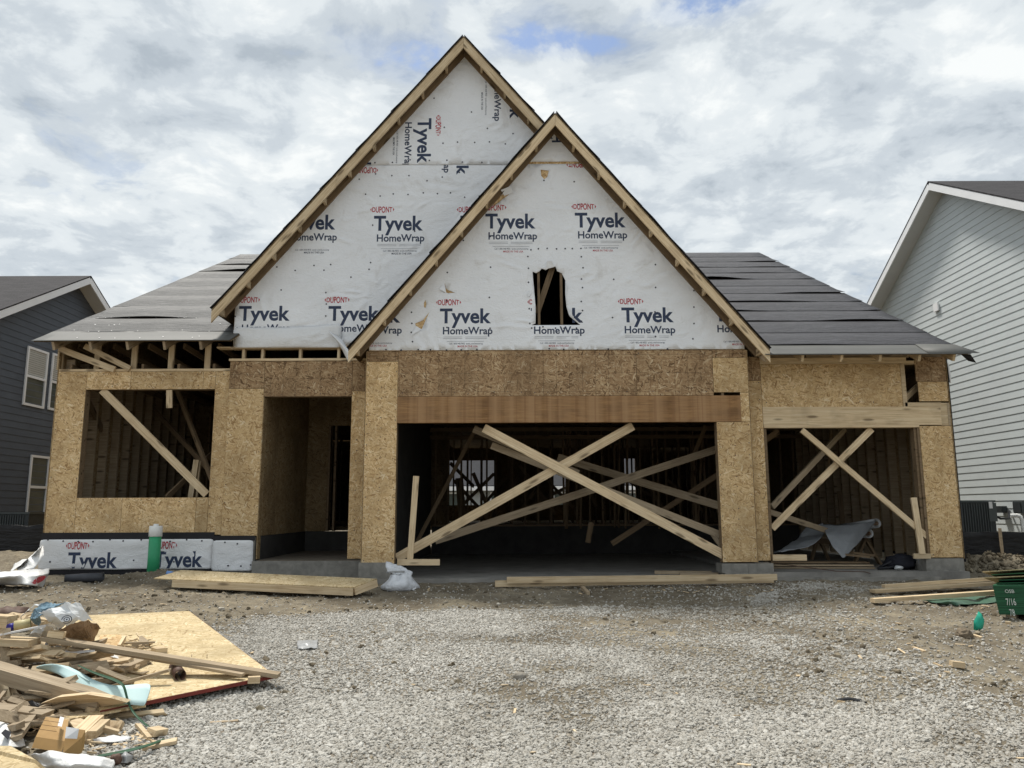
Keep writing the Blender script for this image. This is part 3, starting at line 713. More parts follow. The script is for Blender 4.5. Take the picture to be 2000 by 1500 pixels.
# third bay
pz(cR + .003, 3.94, Z(745, YT), 3.40, YT, drk); pz(cR + .003, 3.94, .23, Z(745, YT), YT, osbm)
a = PY(1490, 711, YT); b = PY(1765, 797, YT)
pz(3.94, b.x, b.z, a.z, YT, M['osb'])
bx('top_plate', 3.94, X(1785, 705, YT), YT, YT + .14, a.z + .002, a.z + .045, pine); bx('top_plate', 3.94, X(1770, 705, YT), YT + .004, YT + .14, a.z + .047, a.z + .10, pine)
s0, s1 = X(1767, 750, YT), X(1790, 750, YT)
bx('trim_board', b.x + .001, s0 + .018, YT - .002, YT + .09, Z(797, YT), a.z - .012, pine)
bx('trim_board', s0 - .02, X(1838, 790, YT), YT - .002, YT + .09, Z(797, YT) + .002, Z(789, YT) - .001, pine); bx('trim_board', s0 - .02, s1 + .01, YT - .002, YT + .09, a.z - .010, a.z + .0, pine)
beam('brace', PY(1768, 778, YT + .15), PY(1795, 752, YT + .35), .09, .04, pine, house)
pz(s1, 6.88, Z(748, YT), Z(700, YT), YT, drk); pz(s1 + .02, 6.88, Z(787, YT), Z(748, YT), YT, osbm)
bx('door_header', 3.94, X(1838, 815, YT), YT - .006, YT + .10, 2.30, Z(797, YT) - .001, pine)
bx('stud', X(1838, 815, YT) + .002, X(1852, 815, YT), YT + .004, YT + .10, 2.29, Z(790, YT), pine); bx('stud', X(1852, 815, YT) + .002, 6.882, YT, YT + .10, 2.29, Z(790, YT), old)
bx('trim_board', 3.945, X(1795, 834, YT), YT - .012, YT + .13, 2.262, 2.298, pine)
pz(6.38, 6.882, .265, 2.286, YT, osbm)
bx('stud', 6.342, 6.378, YT + .004, YT + .14, .26, 2.26, studm); bx('stud', 6.302, 6.34, YT + .03, YT + .15, .10, 2.26, studm)
bx('stud', 3.945, 3.985, YT + .016, YT + .155, .1, 2.26, studm)
for px in (1530, 1603, 1676, 1750, 1822):      # blocking between the rafters
    x = X(px, 700, YT); bx('blocking', x - .22, x + .22, YT + .03, YT + .07, a.z + .102, a.z + .19, old)

vs, fs = [], []
def nailrow(x, z0, z1, Y, dx=0, step=.15):
    n = max(1, int((abs(z1 - z0) + abs(dx)) / step))
    for k in range(n + 1):
        if random.random() < .15: continue
        cx_, cz_ = x + dx * k / n + random.uniform(-.008, .008), z0 + (z1 - z0) * k / n + random.uniform(-.02, .02); i = len(vs); r = random.uniform(.005, .009)
        for q in range(6): vs.append((cx_ + r * math.cos(q * 1.047), Y - .0025, cz_ + r * math.sin(q * 1.047)))
        for q in range(6): vs.append((cx_ + r * math.cos(q * 1.047), Y + .004, cz_ + r * math.sin(q * 1.047)))
        fs.append(tuple(range(i, i + 6))); fs.extend((i + q, i + 6 + q, i + 6 + (q + 1) % 6, i + (q + 1) % 6) for q in range(6))
for x, z0, z1, Y in ((cL + .03, .28, 3.4, YG), (gl - .025, .28, 3.3, YG), (gl - .25, .4, 3.2, YG), (gr + .03, .28, 2.3, YG), (cR - .03, .28, 2.3, YG), (gr + .27, .4, 2.3, YG), (3.9, .3, 3.0, YT), (6.42, .3, 2.25, YT), (6.85, .3, 2.25, YT), (wl - .03, .8, 3.2, YP), (-7.36, .8, 3.2, YP), (wr + .03, .8, 3.2, YP), (cl + .03, .8, 2.9, YC), (cr - .03, .8, 2.9, YC), (-2.5, .4, 2.9, YC)): nailrow(x, z0, z1, Y)
for z, x0_, x1_, Y in ((.70, -7.3, -4.7, YP), (1.18, -6.9, -4.9, YP), (3.01, -6.9, -4.9, YP), (3.22, -7.3, -4.7, YP), (3.41, -1.7, 3.0, YG), (2.80, -1.7, 3.0, YG), (2.88, -3.95, -2.7, YC), (2.68, 4.0, 5.9, YT)): nailrow(x0_, z, z, Y, x1_ - x0_, .2)
tag(meshobj('nail_heads', vs, fs, M['nail'], house), kind='stuff')
# braces in the garage bay and third bay
def br(p0, y0, p1, y1, w=.09, mat=pine, t=.038): return beam('brace', PY(*p0, y0), PY(*p1, y1), w, t, mat, house)
br((945, 836), 12.02, (1414, 1084), 11.98, .135); br((1236, 832), 12.07, (775, 1090), 12.07, .135)
br((925, 838), 12.35, (1130, 925), 12.5, .11, old); br((960, 870), 12.5, (1410, 1046), 12.25, .11, old)
br((1404, 876), 13.0, (850, 1056), 12.6, .12, old); br((1090, 893), 14.0, (1412, 990), 13.2, .13, old)
br((932, 832), 14.5, (806, 1075), 14.5, .07, M['stud']); br((1195, 1062), 15.0, (1405, 925), 15.0, .10, M['stud'])
br((1378, 832), 16, (1350, 900), 16, .08, M['stud']); br((1387, 1036), 12.3, (1410, 1068), 12.2, .07, old)
br((1155, 1020), 15.5, (1148, 1060), 15.5, .1, M['stud'])
beam('prop_board', PY(801, 1092, 12.04), PY(813, 930, 12.12), .09, .038, pine, house, (1, 0, 0))
beam('cleat', PY(776, 1098, 11.99), PY(859, 1098, 11.99), .09, .038, pine, house)
br((1566, 840), 12.10, (1810, 1048), 12.18, .085); br((1702, 838), 12.22, (1508, 1032), 12.22, .10)
br((1650, 838), 13.2, (1508, 990), 12.5, .09, old); br((1480, 870), 13.5, (1520, 842), 13.5, .1, M['stud'])
br((1503, 1000), 12.9, (1650, 1048), 13.6, .09, old)
beam('prop_board', PY(1801, 1082, 12.10), PY(1784, 972, 12.20), .09, .038, pine, house, (1, 0, 0))
beam('cleat', PY(1784, 1086, 12.11), PY(1817, 1086, 12.11), .075, .038, pine, house); beam('cleat', PY(1509, 1089, 12.12), PY(1575, 1089, 12.12), .09, .038, pine, house)
br((1752, 852), 14.0, (1710, 930), 15.0, .09, studm); br((1625, 838), 14.5, (1618, 920), 14.6, .04, studm)
for px, y in ((1640, 15.5), (1668, 16.2), (1690, 17), (1722, 14.9)):
    beam('stud', PY(px + 10, 1075, y), PY(px, 960, y + .4), .09, .04, studm, house, (1, 0, 0))

# interior walls
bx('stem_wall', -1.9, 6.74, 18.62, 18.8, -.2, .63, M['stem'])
bx('bottom_plate', -1.9, 6.74, 18.63, 18.77, .632, .67, studm); bx('top_plate', -1.9, 6.74, 18.63, 18.77, 3.0, 3.08, studm)
rs = random.Random(3)
for i, x in enumerate(np.arange(-1.85, 6.7, 0.305)):
    if -1.35 < x < -.2 and i % 2: continue
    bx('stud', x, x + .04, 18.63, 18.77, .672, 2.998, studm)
bx('subfloor', -7.4, 6.88, 18.81, 29.2, .55, .63, M['osb_z'])
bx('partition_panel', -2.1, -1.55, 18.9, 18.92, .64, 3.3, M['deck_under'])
for x in np.arange(-5, 6.7, 0.41):
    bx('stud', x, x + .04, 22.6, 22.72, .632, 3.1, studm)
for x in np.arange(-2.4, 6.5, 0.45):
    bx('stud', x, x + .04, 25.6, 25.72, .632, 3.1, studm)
for p0, y0, p1, y1 in (((905, 985), 22, (965, 925), 22), ((975, 990), 23, (1020, 920), 23), ((880, 905), 21, (925, 950), 22), ((1035, 975), 20.5, (1075, 905), 20.5), ((1010, 1000), 21.5, (1110, 950), 21.5), ((1100, 990), 24, (1120, 1020), 24)):
    br(p0, y0, p1, y1, .09, studm)
for p in ((884, 930), (905, 985)): pass
beam('stud', PY(903, 1010, 20), PY(897, 934, 20.3), .2, .04, studm, house, (1, 0, 0))
rq = random.Random(21)
for k in range(16):
    px = rq.uniform(850, 1400); y_ = rq.uniform(19.2, 27); dx_ = rq.choice((-1, 1)) * rq.uniform(25, 75)
    br((px, rq.uniform(985, 1012)), y_, (px + dx_, rq.uniform(880, 945)), y_ + .1, .09, studm)
for k in range(10):
    px = rq.uniform(1090, 1390); br((px, 1030), rq.uniform(16, 18), (px + rq.uniform(-10, 10), 838), 18.2, .09, studm)
for z_ in (2.62, 2.8): bx('ceiling_joist', -1.9, 6.7, 17.9, 17.94, z_, z_ + .09, studm)
# rear wall with window openings
YR = 29.2
ops = [(X(873, 940, YR), X(968, 940, YR), 1.2, 2.85), (X(1077, 940, YR), X(1107, 940, YR), 1.2, 2.85), (X(1216, 930, YR), X(1241, 930, YR), 1.45, 2.9)]
xx = -7.4
for a0, b0, z0, z1 in ops:
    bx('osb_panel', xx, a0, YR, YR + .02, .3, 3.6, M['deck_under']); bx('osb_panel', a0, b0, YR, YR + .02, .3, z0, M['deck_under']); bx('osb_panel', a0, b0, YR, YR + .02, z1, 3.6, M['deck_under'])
    for q in np.arange(a0, b0 + .01, (b0 - a0) / max(1, round((b0 - a0) / .9))): bx('stud', q - .02, q + .02, YR - .14, YR - .01, z0, z1, studm)
    xx = b0
bx('osb_panel', xx, 6.88, YR, YR + .02, .3, 3.6, M['deck_under'])

# ---- roofs
def lz(y): return 3.70 + 0.498 * (y - 12.1)           # main slope, left wing
def rz(y): return 3.34 + 0.5096 * (y - 11.6)          # main slope, third bay side
BX, BZ, BM = -0.806, 9.02, 1.19                        # big gable: ridge x, z, slope
SX, SZ, SM = 0.704, 7.262, 1.205                        # small gable
def bigz(x): return BZ - BM * abs(x - BX)
def smlz(x): return SZ - SM * abs(x - SX)
roof = link(bpy.data.objects.new('roof', None), Matrix.Translation((0, 12, 3.5)), house)
def vx_left(y): return BX - (BZ - min(lz(y), BZ - .05)) / BM + .03
def vx_right(y):
    if rz(y) < SZ - .05: return SX + (SZ - rz(y)) / SM - .03
    return SX
def course(side, y0, y1, mat, lift, seed, proud):
    """one strip of underlayment, its lower edge lifting here and there"""
    zf = lz if side < 0 else rz; rows = []
    n = 16
    for k, y in enumerate((y0 - .05, y0 + .02, (y0 + y1) / 2, y1)):
        if side < 0: xa, xb = -7.62, (-4.47 if y < 12.75 else vx_left(y))
        else: xa, xb = (3.83 if y < 11.95 else vx_right(y)), 6.95
        if side < 0: xa -= .02 * noise.noise(V((y * 3, seed, 1)))
        else: xb += .03 * noise.noise(V((y * 3, seed, 1)))
        r = []
        for j in range(n + 1):
            x = xa + (xb - xa) * j / n
            f = max(0, noise.noise(V((x * .55, seed * 3.1, 2)))) * lift
            if k == 0: d = proud + f * 1.4
            elif k == 1: d = proud * .8 + f
            elif k == 2: d = proud * .35 + .012 * noise.noise(V((x * 2, y * 2, 5)))
            else: d = .004
            r.append((x, y, zf(y) + d))
        rows.append(r)
    return grid('underlayment_strip', rows, mat, roof, .004, 0)
prism('roof_deck', [(-7.60, 12.1, lz(12.1) - .012), (-4.46, 12.1, lz(12.1) - .012), (-4.46, 12.75, lz(12.75) - .012), (vx_left(12.76), 12.76, lz(12.76) - .012), (vx_left(21), 21, lz(21) - .012), (-7.60, 21, lz(21) - .012)], (0, 0, -.016), M['deck_under'], roof)
prism('roof_deck', [(3.83, 11.6, rz(11.6) - .012), (6.93, 11.6, rz(11.6) - .012), (6.93, 21, rz(21) - .012), (SX, 21, rz(21) - .012), (vx_right(12), 12.0, rz(12.0) - .012), (3.83, 12.0, rz(12.0) - .012)], (0, 0, -.016), M['deck_under'], roof)
for xa, xb, zr, ze in ((-7.6, 6.93, 8.10, 3.6),): prism('roof_deck', [(xa, 21.02, zr), (xb, 21.02, zr), (xb, 30, ze), (xa, 30, ze)], (0, 0, -.016), M['deck_under'], roof)
e = [12.1, 12.62]; st = e[-1]
ly = [12.1, 12.62, 13.55, 14.5, 15.45, 16.4, 17.35, 18.3, 19.25, 20.2, 20.98]
for i in range(len(ly) - 1):
    course(-1, ly[i], ly[i + 1], M['felt_eave'] if i == 0 else M['felt_grey'], [0, .015, .10, .02, .03, .02, .04, .12, .10, .05][i], i, .003)
ry = [11.58, 12.05, 12.75, 13.5, 14.25, 15.0, 15.75, 16.5, 17.25, 18.0, 18.75, 19.5, 20.25, 20.98]
for i in range(len(ry) - 1):
    course(1, ry[i], ry[i + 1], M['felt_eave'] if i == 0 else M['felt_dark'], [0, .02, .05, .06, .13, .05, .11, .05, .09, .05, .05, .11, .05][i], i + 40, .004 if i == 0 else .009)
# loose membrane flap at the right eave corner
grid('underlayment_flap', [[(6.3, 11.56, rz(11.56) + .01), (6.7, 11.55, rz(11.55) + .008), (7.08, 11.55, rz(11.55) + .012)], [(6.35, 12.0, rz(12.0) + .018), (6.7, 12.0, rz(12.0) + .018), (6.97, 12.0, rz(12.0) + .01)]], M['felt_eave'], roof, .004, 0)
prism('underlayment_flap', [(6.86, 11.66, 3.33), (6.99, 11.64, 3.325), (7.09, 11.68, 3.20), (7.0, 11.72, 3.235)], (0, .01, 0), M['felt_black'], roof)
# side gable walls
prism('gable_panel', [(-7.41, 12.5, 3.3), (-7.41, 29.3, 3.3), (-7.41, 21, 8.0), (-7.41, 12.6, lz(12.6) - .06)], (.014, 0, 0), M['osb_x'], house)
prism('gable_panel', [(6.89, 12.15, 3.3), (6.89, 29.3, 3.3), (6.89, 21, 8.0), (6.89, 12.3, rz(12.3) - .06)], (-.014, 0, 0), M['osb_x'], house)
# rafter tails and truss members
for px in (106, 178, 250, 322, 393):
    x = X(px, 670, 12.15)
    beam('rafter', (x, 12.13, lz(12.13) - .10), (x, 15.2, lz(15.2) - .10), .14, .04, old, roof)
    beam('truss_web', (X(px + 14, 700, 12.6), 12.58, 3.308), (X(px + 14, 700, 12.6), 12.58, lz(12.58) - .15), .09, .04, pine, roof, (1, 0, 0))
    beam('truss_chord', (x + .07, 12.55, 3.35), (x + .07, 17, 3.35), .09, .04, studm, roof)
    beam('truss_web', (x + .03, 12.8, 3.75), (x + .45, 14.3, 3.42), .09, .04, studm, roof)
beam('scrap_board', PY(116, 681, 12.42), PY(224, 722, 12.46), .10, .038, pine, house); beam('scrap_board', PY(166, 676, 12.45), PY(254, 720, 12.47), .09, .038, pine, house)
for px in (1492, 1564, 1640, 1715, 1791, 1858):
    x = X(px, 695, 11.7)
    beam('rafter', (x, 11.63, rz(11.63) - .085), (x, 14.5, rz(14.5) - .085), .11, .04, pine if px > 1500 else old, roof)
for x in np.arange(-1.9, 6.8, 0.61): bx('ceiling_joist', x, x + .04, 12.4, 18.6, 3.02, 3.16, studm)
bx('ceiling_deck', -2.2, 6.86, 12.4, 29.1, 3.30, 3.32, M['deck_under']); bx('ceiling_deck', -7.38, -2.22, 15.6, 29.1, 3.62, 3.64, M['deck_under'])

# gables: sheathing, roof planes, rakes
def gable(gx0, gz0, gm0, yf, yw, yb, xl, xr, big):
    zf = lambda x: gz0 - gm0 * abs(x - gx0)
    nrm = math.sqrt(1 + gm0 * gm0)
    for s, xe in ((-1, xl), (1, xr)):
        off = V((-s * gm0 / nrm * .016, 0, -.016 / nrm))
        prism('roof_deck', [(gx0, yf, gz0), (xe, yf, zf(xe)), (xe, yb, zf(xe)), (gx0, yb, gz0)], V((0, 0, -.03)), M['deck_under'], roof)
        # rake board, then the fly rafter against the wall
        w = .112 if not big else .12
        q_ = s * .0015
        tp = lambda x, y, d: V((x, y, zf(x) - .031 - d))
        p0 = V((gx0, yf + .02, gz0 - .03 - w / 2 * nrm)); p1 = V((xe, yf + .02, zf(xe) - .03 - w / 2 * nrm))
        half = gx0 + (xe - gx0) * (.52 if s < 0 else .66)
        for a_, b_ in ((gx0 + q_, half - q_), (half + q_, xe)):
            y_ = yf + (0 if a_ != half + q_ else .004)
            skewboard('rake_board', [tp(a_, y_, 0), tp(b_, y_, 0), tp(b_, y_, w * nrm), tp(a_, y_, w * nrm)], (0, .036, 0), (s, 0, -gm0), pine, roof)
        xe2 = xe - s * .12
        skewboard('fly_rafter', [tp(gx0 + q_, yw - .045, 0), tp(xe2, yw - .045, 0), tp(xe2, yw - .045, w * nrm), tp(gx0 + q_, yw - .045, w * nrm)], (0, .036, 0), (s, 0, -gm0), studm, roof)
        n = int((p1 - p0).length / .60)
        for k in range(1, n + 1):
            c = p0.lerp(p1, (k - .25) / n)
            beam('lookout', c + V((0, .022, 0)), c + V((0, yw - yf - .068, 0)), w * .95, .038, pine, roof, (-s * gm0 / nrm * -1, 0, 1) if False else (0, 0, 1))
        # roofing felt in courses up the slope, its front edge ragged against the sky
        L_ = math.sqrt((xe - gx0) ** 2 + (zf(xe) - gz0) ** 2); nc = max(4, int(L_ / .85))
        nv = V((s * gm0, 0, 1)) / nrm
        for k in range(nc):
            f0, f1 = k / nc, (k + 1.06) / nc
            if k == nc - 1: f1 = 1.0
            rows = []
            for q, ff in enumerate((f1, f1 * .7 + f0 * .3, f1 * .3 + f0 * .7, f0)):
                x = gx0 + (xe - gx0) * min(ff, 1); z = zf(x)
                up = (.028 if q == 0 else .018) + .022 * max(0, noise.noise(V((k * 3.3 + s, q, gx0))))
                rows.append([V((x, yf - .012 - .012 * random.random(), z)) + nv * up, V((x, yf + .5, z)) + nv * .012, V((x, yb, z)) + nv * .012])
            grid('underlayment_strip', rows, M['felt_black'], roof, .006, 0)
gable(BX, BZ, BM, 12.19, 12.50, 25.0, -4.84, 3.2, True)
gable(SX, SZ, SM, 11.56, 11.90, 19.6, -2.48, 3.91, False)

prism('gable_panel', [(-5.2, 24.9, 3.7), (3.6, 24.9, 3.7), (BX, 24.9, BZ - .05)], (0, .014, 0), M['osb'], house)
# gable wall sheathing and wrap
def inpoly(x, z, P):
    c = False; j = len(P) - 1
    for i in range(len(P)):
        if (P[i][1] > z) != (P[j][1] > z) and x < (P[j][0] - P[i][0]) * (z - P[i][1]) / (P[j][1] - P[i][1]) + P[i][0]: c = not c
        j = i
    return c
def wrapsheet(name, poly, holes, Y, mat, step=.09, amp=.012, seed=0):
    """one sheet of wrap on a wall, slightly rucked, with torn holes"""
    pts = []; edges = []
    for P in [poly] + holes:
        b = len(pts); Q = []
        for i in range(len(P)):
            a0, a1 = V((P[i][0], P[i][1])), V((P[(i + 1) % len(P)][0], P[(i + 1) % len(P)][1]))
            n = max(1, int((a1 - a0).length / step))
            for k in range(n): Q.append(a0.lerp(a1, k / n))
        pts += Q; edges += [(b + i, b + (i + 1) % len(Q)) for i in range(len(Q))]
    nb = len(pts)
    xs_ = [p[0] for p in poly]; zs_ = [p[1] for p in poly]
    rr = random.Random(seed)
    x = min(xs_)
    while x < max(xs_):
        z = min(zs_)
        while z < max(zs_):
            a_, b_ = x + rr.uniform(-.3, .3) * step, z + rr.uniform(-.3, .3) * step
            if inpoly(a_, b_, poly) and not any(inpoly(a_, b_, h) for h in holes): pts.append(V((a_, b_)))
            z += step
        x += step
    vo_, eo_, fo_, *_r = mgeo.delaunay_2d_cdt(pts, edges, [], 1, 1e-5)
    fs = [f for f in fo_ if not any(inpoly(sum(vo_[i].x for i in f) / 3, sum(vo_[i].y for i in f) / 3, h) for h in holes)]
    vs = []
    for v in vo_:
        q = V((v.x, v.y, seed)); d = amp * (noise.noise(q * 1.7) * .6 + .5 * abs(noise.noise(V((v.x * 1.2 + v.y * 2.6, v.y * 1.1 - v.x * 2.0, seed + 3)))))
        vs.append((v.x, Y - .004 - abs(d), v.y))
    fs = [tuple(f) if (vo_[f[1]] - vo_[f[0]]).cross(vo_[f[2]] - vo_[f[0]]) > 0 else tuple(reversed(f)) for f in fs]
    o = meshobj(name, vs, fs, mat, house, True)
    md = o.modifiers.new('solid', 'SOLIDIFY'); md.thickness = .002; md.offset = 1
    return o
def P2(Y, *pp): return [(PY(a, b, Y).x, PY(a, b, Y).z) for a, b in pp]
bz0 = 3.66
bw = BM
poly_big = [(-4.575, bz0), (-1.85, bz0), (SX, SZ - .52), (1.0, bigz(1.0) - .07), (BX, BZ - .07), (-4.575, bigz(-4.575) - .07)]
prism('sheathing', [(x, YP, z) for x, z in poly_big], (0, .014, 0), M['osb'], house)
seam = Z(322, YP)
xa_ = BX - (BZ - .09 - seam) / BM; xb_ = BX + (BZ - .09 - seam) / BM
wrapB1 = wrapsheet('house_wrap', [(-4.57, bz0 + .02), (-1.88, bz0 + .02), (SX - .03, SZ - .54), (.97, bigz(.97) - .09), (xb_, seam + .04), (xa_, seam + .04), (-4.57, bigz(-4.57) - .09)], [], YP, M['wrap'], .10, .018, 5)
wrapB2 = wrapsheet('house_wrap', [(xa_, seam), (xb_, seam), (BX, BZ - .09)], [], YP - .012, M['wrap'], .10, .014, 8)
# small gable
sz0 = 3.466
hole = P2(YG, (1040, 531), (1047, 534), (1053, 531), (1058, 525), (1066, 528), (1074, 523), (1085, 521), (1088, 530), (1097, 534), (1104, 548), (1104, 575), (1106, 597), (1112, 618), (1133, 635), (1038, 635.5), (1046, 632), (1046, 600), (1043, 565))
ro = P2(YG, (1036, 519), (1036, 637), (1134, 637), (1134, 519))
rx0, rx1 = ro[0][0], ro[2][0]; rz0, rz1 = ro[1][1], ro[0][1]
def sz_(x): return smlz(x) - .07
for pl in ([(-2.23, sz0), (rx0, sz0), (rx0, sz_(rx0)), (-2.23, sz_(-2.23))], [(rx1, sz0), (3.63, sz0), (3.63, sz_(3.63)), (rx1, sz_(rx1))],
           [(rx0, sz0), (rx1, sz0), (rx1, rz0), (rx0, rz0)], [(rx0, rz1), (rx1, rz1), (rx1, sz_(rx1)), (SX, SZ - .07), (rx0, sz_(rx0))]):
    prism('sheathing', [(x, YG, z) for x, z in pl], (0, .014, 0), M['osb'], house)
sm1 = Z(321, YG); sm2 = Z(317, YG)
xa_ = SX - (SZ - .09 - sm1) / SM; xb_ = SX + (SZ - .09 - sm1) / SM
tears = [P2(YG, (869, 553), (871, 563), (875, 567), (889, 572), (876, 573), (866, 571)), P2(YG, (839, 609), (833, 622), (824, 643), (813, 641), (811, 632), (826, 626)), P2(YG, (831, 586), (833, 594), (831, 602), (828, 600), (828, 592)),
         P2(YG, (1056, 332), (1072, 334), (1069, 346), (1063, 351), (1057, 344)), P2(YG, (995, 371), (1001, 376), (984, 388), (966, 402), (962, 402), (975, 385))]
top_notch = P2(YG, (1052, 321.5), (1080, 321.5), (1078, 329), (1068, 333), (1054, 330))
wrapS1 = wrapsheet('house_wrap', [(-2.225, sz0 + .005), (3.625, sz0 + .005), (3.625, smlz(3.625) - .09), (xb_, sm1), (xa_, sm1), (-2.225, smlz(-2.225) - .09)], [hole] + tears, YG, M['wrap'], .09, .018, 2)
xa2 = SX - (SZ - .09 - sm2) / SM; xb2 = SX + (SZ - .09 - sm2) / SM
wrapS2 = wrapsheet('house_wrap', [(xa2, sm2), (xb2, sm2), (SX, SZ - .09)], [], YG - .010, M['wrap'], .09, .012, 4)
# framing behind the torn opening
for px in (1056, 1100): beam('stud', PY(px - 3, 640, YG + .08), PY(px - 5, 515, YG + .08), .038, .14, studm, house, (1, 0, 0))
beam('truss_web', PY(1049, 612, YG + .10), PY(1080, 520, YG + .10), .09, .038, studm, house)
bx('attic_dark_sheet', -2.1, 3.5, 16.5, 16.52, 3.4, 5.6, M['gap'])  # black sheet added behind the tear as painted darkness of the attic
# torn flaps and curled edges of the wrap
def flap(pp, Y, d, name='wrap_flap', mat='wrap'):
    vs = [PY(a, b, Y) - V((0, k, 0)) for (a, b), k in zip(pp, d)]
    o = meshobj(name, vs, [tuple(range(len(vs)))], M[mat], house)
    md = o.modifiers.new('solid', 'SOLIDIFY'); md.thickness = .002
    return o
flap([(868, 553), (859, 566), (872, 573)], YG, (.01, .05, .01)); flap([(813, 637), (824, 644), (803, 657)], YG, (.012, .012, .05))
flap([(1068, 512), (1078, 512), (1082, 522), (1066, 526)], YG, (.05, .05, .01, .01)); flap([(1106, 598), (1116, 611), (1119, 622), (1111, 615)], YG, (.012, .05, .05, .012))
flap([(997, 366), (1003, 377), (985, 383), (978, 374)], YG, (.05, .012, .012, .06))
flap([(1104, 556), (1108, 559), (1106, 578)], YG, (.01, .03, .01)); flap([(1036, 567), (1030, 575), (1032, 582), (1040, 570)], YG, (.02, .04, .03, .012))
# sagging loose hem of the big gable wrap
rows = []
for i, (py, d) in enumerate(((640, .012), (650, .05), (662, .085), (674, .06), (680, .03))):
    r = []
    for j in range(13):
        px = 457 + (668 - 457) * j / 12
        k = max(0.15, 1 - abs(px - 575) / 150) if i in (1, 2, 3) else 1
        yy = py - (6 * max(0, (px - 560) / 100) if i < 2 else 0)
        r.append(PY(px, yy, YP) - V((0, .015 + d * k + .012 * noise.noise(V((px * .03, py * .1, 2))), 0)))
    rows.append(r)
grid('wrap_hem', rows, M['wrap_clean'], house, .003, 1)
grid('wrap_flap', [[PY(637, 643, 12.40), PY(652, 652, 12.40), PY(668, 660, 12.38)], [PY(650, 656, 12.36), PY(663, 668, 12.2), PY(676, 678, 12.2)], [PY(667, 678, 12.3), PY(676, 684, 12.1), PY(688, 690, 12.1)], [PY(680, 709, 12.2), PY(683, 709, 12.1), PY(691, 693, 12.05)]], M['wrap_clean'], house, .003, 2)
bx('hem_board', -4.78, -4.56, YP - .16, YP + .01, 3.615, 3.635, pine)

# ------------------------------------------------------------------ printing on the wrap
_txt = {}
def txtmesh(s, bold):
    k = (s, bold)
    if k not in _txt:
        cu = bpy.data.curves.new('t', 'FONT'); cu.body = s; cu.size = 1; cu.resolution_u = 3; cu.offset = bold
        ob = bpy.data.objects.new('t', cu); me = bpy.data.meshes.new_from_object(ob)
        vs = [(v.co.x, v.co.y) for v in me.vertices]; fs = [tuple(p.vertices) for p in me.polygons]
        bpy.data.objects.remove(ob); bpy.data.curves.remove(cu); bpy.data.meshes.remove(me)
        _txt[k] = (vs, fs)
    return _txt[k]
CAP = max(v[1] for v in txtmesh('T', 0)[0])
def ymap_flat(Y): return lambda x, z: Y
def lettering(s, x0, z0, w, cap, parent, mat, bold=0.0, rot=0.0, Y=YP, clips=(), lens=False, name='lettering', shear=0, depth=None):
    """printed letters: baseline start (x0,z0), total width w, capital height cap, turned by rot in the wall plane"""
    vs, fs = txtmesh(s, bold); a0 = min(v[0] for v in vs); a1 = max(v[0] for v in vs)
    bm = bmesh.new(); bvs = []
    ca, sa = math.cos(rot), math.sin(rot)
    for vx, vy in vs:
        u = (vx - a0) / (a1 - a0) * w; v = vy / CAP * cap
        if lens:
            q = (u / w) * 2 - 1; v = (v - cap / 2) * (1.18 - .36 * q * q) + cap / 2
        u += shear * v
        bvs.append(bm.verts.new((x0 + u * ca - v * sa, 0, z0 + u * sa + v * ca)))
    for f in fs:
        try: bm.faces.new([bvs[i] for i in f])
        except ValueError: pass
    if lens:
        for e0, e1 in ((-.10 * w, -.035 * w), (1.10 * w, 1.035 * w)):
            tri = [(e0, cap * .5), (e1, cap * .86), (e1, cap * .14)]
            bm.faces.new([bm.verts.new((x0 + u * ca - v * sa, 0, z0 + u * sa + v * ca)) for u, v in tri])
    for (cx_, cz_), (nx_, nz_) in clips:
        bmesh.ops.bisect_plane(bm, geom=bm.verts[:] + bm.edges[:] + bm.faces[:], plane_co=(cx_, 0, cz_), plane_no=(nx_, 0, nz_), clear_outer=True)
    if not bm.faces: bm.free(); return None
    bmesh.ops.triangulate(bm, faces=bm.faces[:])
    # lay the print on the sheet itself
    inv = parent.data; 
    bvh = BV(parent)
    bmesh.ops.subdivide_edges(bm, edges=[e_ for e_ in bm.edges if e_.calc_length() > .09], cuts=1)
    for v in bm.verts:
        hit = bvh.ray_cast(V((v.co.x, 5, v.co.z)), V((0, 1, 0)))
        v.co.y = (hit[0].y if hit[0] is not None else Y) - .0035
    for f in bm.faces:
        f.normal_update()
        if f.normal.y > 0: f.normal_flip()
    me = bpy.data.meshes.new(name); bm.to_mesh(me); bm.free(); me.materials.append(mat)
    return link(bpy.data.objects.new(name, me), Matrix.Identity(4), parent)
from mathutils.bvhtree import BVHTree
_bv = {}
def BV(o):
    if o.name not in _bv:
        w = WM[o.name]; _bv[o.name] = BVHTree.FromPolygons([w @ v.co for v in o.data.vertices], [tuple(p.vertices) for p in o.data.polygons])
    return _bv[o.name]
def bars(parent, Y, quads_):
    """lines of print too small to read"""
    vs, fs = [], []
    for a, b, c, d in quads_:
        p, q = PY(a, b, Y), PY(c, d, Y); i = len(vs)
        h = .0035
        y0, y1 = [(BV(parent).ray_cast(V((k.x, 5, k.z)), V((0, 1, 0)))[0] or V((0, Y, 0))).y - .005 for k in (p, q)]
        vs += [(p.x, y0, p.z - h), (q.x, y1, q.z - h), (q.x, y1, q.z + h), (p.x, y0, p.z + h)]; fs.append((i, i + 1, i + 2, i + 3))
    return meshobj('print_lines', vs, fs, M['ink_grey'], parent)
def clip_gable(gx0, gz0, gm0, d=.10):
    n = V((gm0, 1)).normalized()
    return [((gx0, gz0 - d), (-n.x, n.y)), ((gx0, gz0 - d), (n.x, n.y))]
cX = [((SX, SZ - .54), (SM, -1))]
